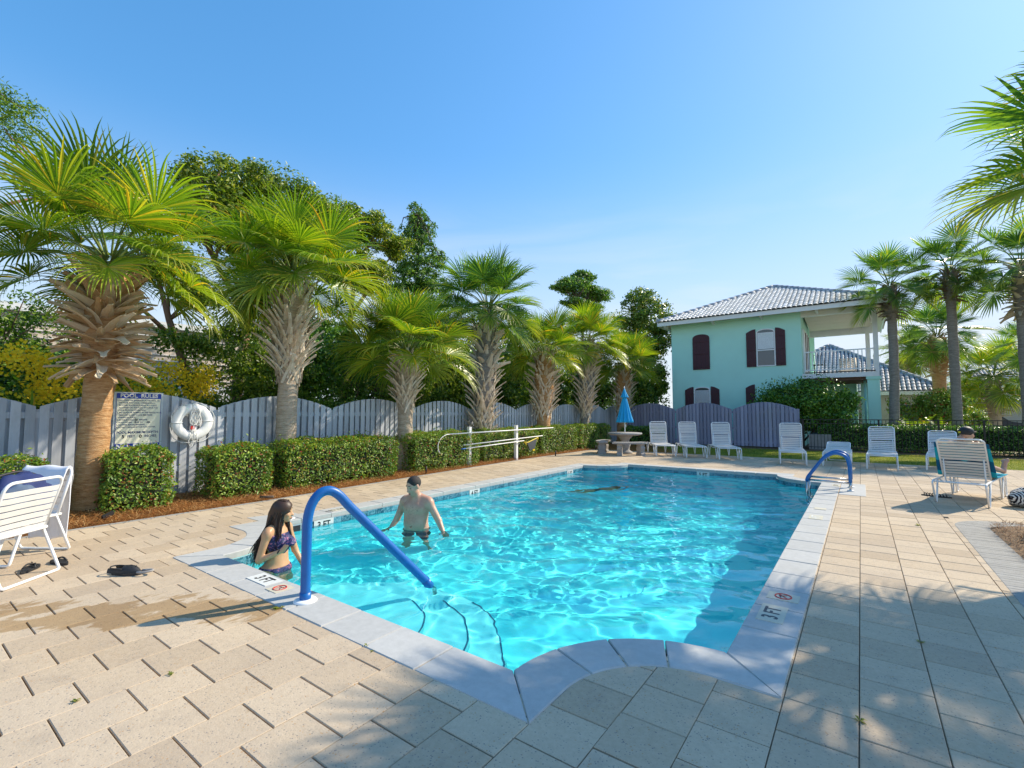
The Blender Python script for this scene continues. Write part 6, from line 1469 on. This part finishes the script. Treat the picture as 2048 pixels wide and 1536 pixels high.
def surf(D, lo, res, name, mat):
    """surface nets"""
    S_ = D < 0; n = D.shape; c = np.zeros(tuple(k - 1 for k in n), np.int8)
    for dx in (0, 1):
        for dy in (0, 1):
            for dz in (0, 1): c += S_[dx:n[0] - 1 + dx, dy:n[1] - 1 + dy, dz:n[2] - 1 + dz]
    act = (c > 0) & (c < 8); ids = np.full(act.shape, -1, np.int32); I = np.argwhere(act); ids[act] = np.arange(len(I))
    acc = np.zeros((len(I), 3)); cn = np.zeros(len(I)); off = [(x, y, z) for x in (0, 1) for y in (0, 1) for z in (0, 1)]
    for a in off:
        for ax in range(3):
            if a[ax]: continue
            b = list(a); b[ax] = 1; va = D[tuple((I + a).T)]; vb = D[tuple((I + b).T)]; m = (va < 0) != (vb < 0); t = np.where(m, va / (va - vb + 1e-12), 0)
            p = np.tile(np.array(a, float), (len(I), 1)); p[:, ax] = t; acc += p * m[:, None]; cn += m
    V = (I + acc / cn[:, None]) * res + lo; F = []
    for ax in range(3):
        u, v = (ax + 1) % 3, (ax + 2) % 3; a = [slice(1, k - 1) for k in n]; a[ax] = slice(0, n[ax] - 1); b = list(a); b[ax] = slice(1, n[ax]); sa, sb = S_[tuple(a)], S_[tuple(b)]
        E_ = np.argwhere(sa != sb); o = np.array([1, 1, 1]); o[ax] = 0; E_ = E_ + o; fl = S_[tuple(E_.T)]
        eu = np.zeros(3, int); eu[u] = 1; ev = np.zeros(3, int); ev[v] = 1
        q = np.stack([ids[tuple((E_ - eu - ev).T)], ids[tuple((E_ - ev).T)], ids[tuple(E_.T)], ids[tuple((E_ - eu).T)]], 1); q[~fl] = q[~fl][:, ::-1]; F.append(q)
    return npmesh(name, V, np.concatenate(F), mat, True)
def hand(B, w, d, thumb, curl=.3, s=1.0, palm_n=(0, 0, -1)):
    """w wrist, d direction of the hand, thumb: side vector, fingers bend towards palm_n"""
    w, d, th, pn = (Vector(v) for v in (w, d, thumb, palm_n)); d.normalize(); th.normalize(); pn.normalize()
    B.cone(w, w + d * .05 * s, .026 * s, .028 * s, .012); B.cone(w + d * .03 * s + th * .016 * s, w + d * .085 * s + th * .026 * s, .017 * s, .013 * s, .012); B.cone(w + d * .03 * s - th * .016 * s, w + d * .08 * s - th * .028 * s, .016 * s, .012 * s, .012)
    for i, (o, l) in enumerate(((.030, .068), (.011, .078), (-.009, .072), (-.028, .056))):
        a = w + d * .088 * s + th * o * s; c = curl * (1 + .15 * i); d1 = (d + pn * c * .6 + th * (o * 2.2)).normalized(); d2 = (d + pn * c * 1.9 + th * o).normalized(); b = a + d1 * l * .52 * s; e = b + d2 * l * .5 * s
        B.cone(a - d * .02 * s, b, .0098 * s, .0088 * s, .004); B.cone(b, e, .0088 * s, .0072 * s, .003)
    a = w + d * .022 * s + th * .026 * s; b = a + (d * .5 + th * .85 + pn * .2).normalized() * .038 * s; e = b + (d * .9 + th * .35 + pn * .3).normalized() * .032 * s
    B.cone(a, b, .014 * s, .011 * s, .01); B.cone(b, e, .0105 * s, .0085 * s, .004)
def head(B, c, yaw=0, pitch=0, s=1.0, ear=True):
    """returns the rotation; local +y is the face direction"""
    Rm = Euler((pitch, 0, yaw)).to_matrix(); c = Vector(c); L = lambda p: c + Rm @ (Vector(p) * s); Rn = np.array(Rm)
    B.ell(L((0, -.012, .022)), (.076 * s, .094 * s, .092 * s), Rn, .01); B.ell(L((0, .028, -.045)), (.056 * s, .064 * s, .062 * s), Rn, .03); B.ell(L((0, .06, -.088)), (.026 * s, .022 * s, .018 * s), Rn, .02)
    B.cone(L((0, .078, .012)), L((0, .100, -.022)), .0085 * s, .014 * s, .012); B.ell(L((-.013, .092, -.024)), (.009 * s,) * 3, Rn, .006); B.ell(L((.013, .092, -.024)), (.009 * s,) * 3, Rn, .006)
    B.cone(L((-.045, .066, .034)), L((.045, .066, .034)), .010 * s, .010 * s, .014)
    for sx in (-1, 1):
        B.ell(L((sx * .031, .090, .012)), (.014 * s, .010 * s, .009 * s), Rn, .008, True); B.ell(L((sx * .046, .055, -.022)), (.022 * s, .022 * s, .02 * s), Rn, .02)
        if ear: B.ell(L((sx * .078, -.006, -.004)), (.010 * s, .022 * s, .033 * s), Rn, .006)
    B.ell(L((0, .083, -.056)), (.024 * s, .012 * s, .0065 * s), Rn, .006); B.ell(L((0, .082, -.067)), (.020 * s, .012 * s, .007 * s), Rn, .006)
    B.ell(L((0, .099, -.0612)), (.024 * s, .012 * s, .0022 * s), Rn, .002, True)
    return L, Rm
def face_bits(t, L, Rm, s):
    for sx in (-1, 1): MB().lathe([(.001, -.0074 * s)] + [(.0075 * s * math.sin(a), -.0075 * s * math.cos(a)) for a in np.linspace(.3, 2.8, 7)] + [(.001, .0074 * s)], tuple(L((sx * .031, .0735, .011))), 12).obj('eye', M['eye'], t)
    mb = MB(); mb.tube([L((-.021, .090, -.058)), L((-.008, .0985, -.0555)), L((.008, .0985, -.0555)), L((.021, .090, -.058))], [.002 * s, .004 * s, .004 * s, .002 * s], 6); mb.tube([L((-.019, .089, -.062)), L((0, .097, -.067)), L((.019, .089, -.062))], [.002 * s, .005 * s, .002 * s], 6); mb.obj('lips', M['lips'], t)
    mb = MB(); [mb.tube([L((sx * .048, .066, .040)), L((sx * .032, .0785, .0455)), L((sx * .014, .0795, .040))], [.002 * s, .0042 * s, .003 * s], 5) for sx in (-1, 1)]; mb.obj('eyebrows', M['hairs'], t)
def garment(B, cond, off, name, mat, parent, ext=.006):
    """shell that follows the body where cond(X,Y,Z) < 0"""
    G_ = np.meshgrid(*B.ax, indexing='ij'); D = np.maximum(B.D - ext, cond(*G_)).astype(np.float32); return place(name, surf(D, B.lo, B.res, name, mat), parent)

# ---- man, standing in the shallow end, hips at the waterline, arms spread over the water
t = thing('person', 'bare-chested man in navy swim trunks wading in the pool with his arms spread', 'person', (-5.12, 4.72, -1.20), R(198))
B = Body((-.66, -.30, 0), (.66, .46, 1.84), .0072)
B.ell((0, .01, 1.02), (.175, .125, .12), k=.05); B.ell((0, .045, 1.13), (.176, .14, .14), k=.08); B.ell((0, .03, 1.30), (.19, .12, .17), k=.08); B.ell((0, .01, 1.41), (.195, .09, .09), k=.06)
for sx in (-1, 1):
    B.ell((sx * .075, .108, 1.345), (.085, .045, .062), k=.04); B.ell((sx * .19, .02, 1.415), (.066, .066, .068), k=.04); B.cone((sx * .03, .0, 1.50), (sx * .17, .01, 1.455), .045, .045, .05)
    B.cone((sx * .09, .01, .98), (sx * .13, .05, .55), .098, .062, .05); B.cone((sx * .13, .05, .55), (sx * .14, .0, .12), .06, .042, .02); B.ell((sx * .137, .0, .40), (.058, .064, .11), k=.03); B.cone((sx * .14, -.03, .05), (sx * .155, .15, .035), .038, .03, .03)
B.cone((0, .03, 1.44), (0, .065, 1.56), .062, .056, .035); B.ell((0, .172, 1.10), (.012, .02, .012), k=.012, cut=True)
Lh, Rm = head(B, (0.01, .10, 1.650), R(-24), R(-24), 1.10)
B.cone((.20, .02, 1.41), (.305, .03, 1.17), .056, .045, .035); B.cone((.305, .03, 1.17), (.375, .13, 1.01), .043, .029, .015); hand(B, (.375, .13, 1.01), (.25, .55, -.35), (-.8, .4, 0), .25, 1.05)
B.cone((-.20, .02, 1.41), (-.345, .02, 1.18), .056, .045, .035); B.cone((-.345, .02, 1.18), (-.475, .10, 1.00), .043, .029, .015); hand(B, (-.475, .10, 1.00), (-.35, .5, -.35), (.8, .5, 0), .25, 1.05)
place('body', surf(B.D, B.lo, B.res, 'body', M['skinm']), t); face_bits(t, Lh, Rm, 1.10)
garment(B, lambda X, Y, Z: np.maximum(np.maximum(Z - (1.02 + .015 * np.cos(X * 20)), .60 - Z), np.abs(X) - .26), 0, 'swim_trunks', M['trunks'], t, .010)
hb = Body((-.16, -.12, 1.5), (.18, .3, 1.86), .0055); Rn = np.array(Rm); hb.ell(Lh((0, -.022, .034)), (.090, .106, .098), Rn, .01); hb.ell(Lh((0, .085, -.034)), (.082, .074, .106), Rn, .014, True); hb.ell(Lh((0, 0, -.12)), (.12, .14, .09), Rn, .01, True)
for sx in (-1, 1): hb.ell(Lh((sx * .09, .02, -.02)), (.035, .045, .05), Rn, .01, True)
place('hair', surf(hb.D, hb.lo, hb.res, 'hair', M['hairs']), t)
MB().lathe([(.034, -.008), (.036, 0), (.034, .008)], n=16).obj('bracelet', M['rubber'], t, (-.452, .087, 1.03), (R(-30), R(-35), 0))

# ---- woman, hip-deep beside the corner, seen half from behind, one hand raised
t = thing('person', 'long-haired woman in a dark floral bikini standing hip-deep in the pool corner', 'person', (-4.93, 2.62, -1.05), R(-64))
B = Body((-.42, -.30, 0), (.42, .42, 1.66), .0068)
B.ell((0, -.01, .90), (.158, .118, .11), k=.05); B.ell((0, .0, 1.04), (.118, .085, .13), k=.07); B.ell((0, .0, 1.20), (.135, .09, .13), k=.06); B.ell((0, -.01, 1.30), (.15, .07, .07), k=.05)
for sx in (-1, 1):
    B.ell((sx * .062, .075, 1.185), (.056, .052, .054), k=.02); B.ell((sx * .158, -.01, 1.30), (.045, .048, .05), k=.03); B.cone((sx * .02, -.01, 1.375), (sx * .14, -.01, 1.335), .034, .034, .04)
    B.ell((sx * .075, -.075, .89), (.085, .075, .085), k=.04); B.cone((sx * .082, -.01, .88), (sx * .09, .02, .48), .086, .052, .04); B.cone((sx * .09, .02, .48), (sx * .09, -.03, .10), .05, .034, .02); B.cone((sx * .09, -.04, .04), (sx * .10, .11, .03), .032, .026, .03)
B.cone((0, -.005, 1.33), (0, .02, 1.44), .045, .043, .03)
Lh, Rm = head(B, (0, .05, 1.50), R(22), R(-8), .94)
B.cone((.165, -.01, 1.30), (.205, -.06, 1.055), .040, .034, .025); B.cone((.205, -.06, 1.055), (.14, .16, 1.15), .033, .022, .012); hand(B, (.14, .16, 1.15), (-.15, .55, .85), (-.6, -.5, .5), .9, .92, (-.6, .2, -.5))
B.cone((-.165, -.01, 1.30), (-.195, .06, 1.06), .040, .034, .025); B.cone((-.195, .06, 1.06), (-.19, .17, .90), .032, .022, .012); hand(B, (-.19, .17, .90), (.05, .35, -.9), (.3, .9, .3), .35, .92, (.8, 0, 0))
place('body', surf(B.D, B.lo, B.res, 'body', M['sking']), t); face_bits(t, Lh, Rm, .94)
garment(B, lambda X, Y, Z: np.maximum(np.maximum(Z - .955, .80 + 1.1 * np.maximum(0, np.abs(X) - .03) - Z), np.abs(X) - .22), 0, 'bikini_bottom', M['floral'], t, .006)
garment(B, lambda X, Y, Z: np.maximum(np.maximum(Z - np.where(Y > -.02, 1.285, 1.20), np.where(Y > -.02, 1.12, 1.145) - Z), np.abs(X) - .146), 0, 'bikini_top', M['floral'], t, .006)
mb = MB(); [mb.tube([(sx * .075, .075, 1.26), (sx * .06, .02, 1.37), (sx * .05, -.06, 1.36), (sx * .07, -.095, 1.20)], .006, 6) for sx in (-1, 1)]; mb.obj('bikini_straps', M['floral'], t)
for p, rr_ in (((.152, .125, 1.135), .027), ((-.19, .16, .92), .026)): MB().lathe([(rr_, -.006), (rr_ + .003, 0), (rr_, .006)], n=14).obj('bracelet', M['rubber'], t, p, (R(60), 0, 0))
hb = Body((-.2, -.22, .98), (.2, .2, 1.66), .0065); Rn = np.array(Rm); hb.ell(Lh((0, -.02, .03)), (.088, .106, .100), Rn, .01)
hb.cone((0, -.035, 1.46), (.0, -.105, 1.22), .078, .060, .05); hb.cone((.02, -.105, 1.24), (.03, -.135, 1.06), .066, .03, .04); hb.cone((.062, .02, 1.46), (.095, .035, 1.20), .034, .022, .03)
hb.ell(Lh((-.02, .095, -.03)), (.068, .070, .098), Rn, .01, True); place('hair', surf(hb.D, hb.lo, hb.res, 'hair', M['hair']), t)
r = random.Random(4); mb = MB()
for k in range(620):
    a = r.uniform(-2.5, 2.5) + math.pi * 1.5; cz = r.uniform(.0, 1); p = Lh((.090 * math.cos(a) * (1 - .5 * cz), -.015 + .108 * math.sin(a) * (1 - .5 * cz), .03 + .10 * cz)); front = math.sin(a) > -.1
    w1 = Vector((p.x * 1.15 + r.uniform(-.01, .01), min(p.y, .06) - .015, 1.40)); sx = 1 if p.x > 0 else -1
    if front: w2 = Vector((sx * r.uniform(.07, .12), r.uniform(0, .07), r.uniform(1.22, 1.3))); w3 = w2 + Vector((r.uniform(-.02, .02), r.uniform(-.01, .03), -r.uniform(.05, .16)))
    else: w2 = Vector((p.x * 1.1 + r.uniform(-.05, .05), -.135 + r.uniform(-.045, .04), 1.24)); w3 = w2 + Vector((r.uniform(-.05, .06), r.uniform(-.08, .01), -r.uniform(.10, .30)))
    pts = []; ph = r.uniform(0, 6)
    for u in np.linspace(0, 1, 9):
        q = ((1 - u) ** 3) * p + 3 * u * (1 - u) ** 2 * w1 + 3 * u * u * (1 - u) * w2 + u ** 3 * w3; pts.append(q + Vector((math.sin(u * 14 + ph), math.cos(u * 11 + ph), 0)) * .013 * u)
    mb.tube(pts, [.0042, .0046, .0046, .0046, .0044, .004, .0034, .0026, .0012], 4, cap=False)
mb.obj('hair_strands', M['hair'], t)

# ---- swimmer under the surface, gliding away
t = thing('person', 'swimmer gliding face-down just under the water at the deep end', 'person', (-4.62, 9.55, -.40), R(-28))
B = Body((-.30, -.85, -.16), (.30, .90, .16), .009)
B.ell((0, .10, 0), (.13, .20, .075), k=.05); B.ell((0, -.14, 0), (.12, .13, .075), k=.06); B.ell((0, .42, .03), (.068, .085, .075), k=.02); B.cone((0, .28, .01), (0, .38, .02), .045, .04, .03)
for sx in (-1, 1):
    B.cone((sx * .14, .22, 0), (sx * .20, .48, -.01), .04, .032, .03); B.cone((sx * .20, .48, -.01), (sx * .08, .68, -.02), .032, .022, .02); hand(B, (sx * .08, .68, -.02), (-.1 * sx, 1, 0), (-sx, .1, 0), .1, .85)
    B.cone((sx * .07, -.18, 0), (sx * .10, -.52, -.03), .075, .048, .03); B.cone((sx * .10, -.52, -.03), (sx * .08, -.80, .02), .045, .03, .02)
place('body', surf(B.D, B.lo, B.res, 'body', M['sking']), t); garment(B, lambda X, Y, Z: np.maximum(np.abs(Y + .12) - .12, np.abs(X) - .2), 0, 'swimwear', M['trunks'], t, .008)
garment(B, lambda X, Y, Z: np.maximum(.37 - Y, .0 - Z + .0 * X) + np.where(np.abs(X) > .09, .1, 0), 0, 'hair', M['hairs'], t, .014)

# ---- person lying on the lounge chair, cap showing over the backrest and one bare foot
t = thing('person', 'person in a dark cap lying on the lounge chair, seen from behind, bare foot showing', 'person', (1.20, 10.28, 0), R(-16))
B = Body((-.36, .0, .36), (.46, 2.0, 1.32), .009); c58, s58 = math.cos(R(58)), math.sin(R(58))
def bp(s_, x=0, off=.19): return (x, .70 - c58 * s_ + s58 * off, .40 + s58 * s_ + c58 * off)
B.cone(bp(.06), bp(.22), .13, .125, .05); B.cone(bp(.22), bp(.52), .125, .12, .06); B.ell(bp(.50), (.18, .10, .09), k=.06); B.cone(bp(.60), bp(.72, 0, .08), .055, .05, .03)
Lh, Rm = head(B, (.06, .50, 1.120), R(-20), R(-4), 1.05)
for sx in (-1, 1):
    B.cone(bp(.54, sx * .17), (sx * .27, .62, .66), .048, .038, .03); B.cone((sx * .27, .62, .66), (sx * .16, .86, .60), .036, .026, .02); hand(B, (sx * .16, .86, .60), (-sx * .5, .8, -.1), (-sx * .3, .3, .8), .3)
    fx = sx * .10 + (.24 if sx > 0 else .06); fz = .60 if sx > 0 else .56
    B.cone((sx * .09, .84, .50), (sx * .13 + .04, 1.28, .56), .085, .058, .04); B.cone((sx * .13 + .04, 1.28, .56), (fx - .02, 1.68, .46), .055, .036, .02)
    B.cone((fx - .02, 1.68, .455), (fx, 1.77, fz + .02), .040, .036, .02)
    for q in range(5): B.cone((fx + (q - 2) * .020, 1.775, fz + .02), (fx + (q - 2) * .022, 1.785, fz + .07 - abs(q - (1 if sx < 0 else 3)) * .009), .013, .011, .006)
place('body', surf(B.D, B.lo, B.res, 'body', M['skinm']), t); face_bits(t, Lh, Rm, 1.05)
garment(B, lambda X, Y, Z: np.maximum(np.maximum(.72 - Y, Y - 1.12), np.abs(X) - .26), 0, 'shorts', M['trunks'], t, .010)
cb_ = Body((-.14, .24, 1.02), (.30, .72, 1.40), .007); Rn = np.array(Rm); cb_.ell(Lh((0, -.012, .040)), (.094, .112, .092), Rn, .01); cb_.ell(Lh((0, 0, -.10)), (.16, .2, .105), Rn, .004, True); cb_.ell(Lh((0, .12, .048)), (.062, .075, .009), Rn, .01)
place('cap', surf(cb_.D, cb_.lo, cb_.res, 'cap', M['rubber']), t); q = MB().box((0, 0, 0), (.035, .004, .028)).obj('cap_patch', M['nylon'], t, tuple(Lh((-.03, -.118, .028))), (R(-8), 0, R(-20)))
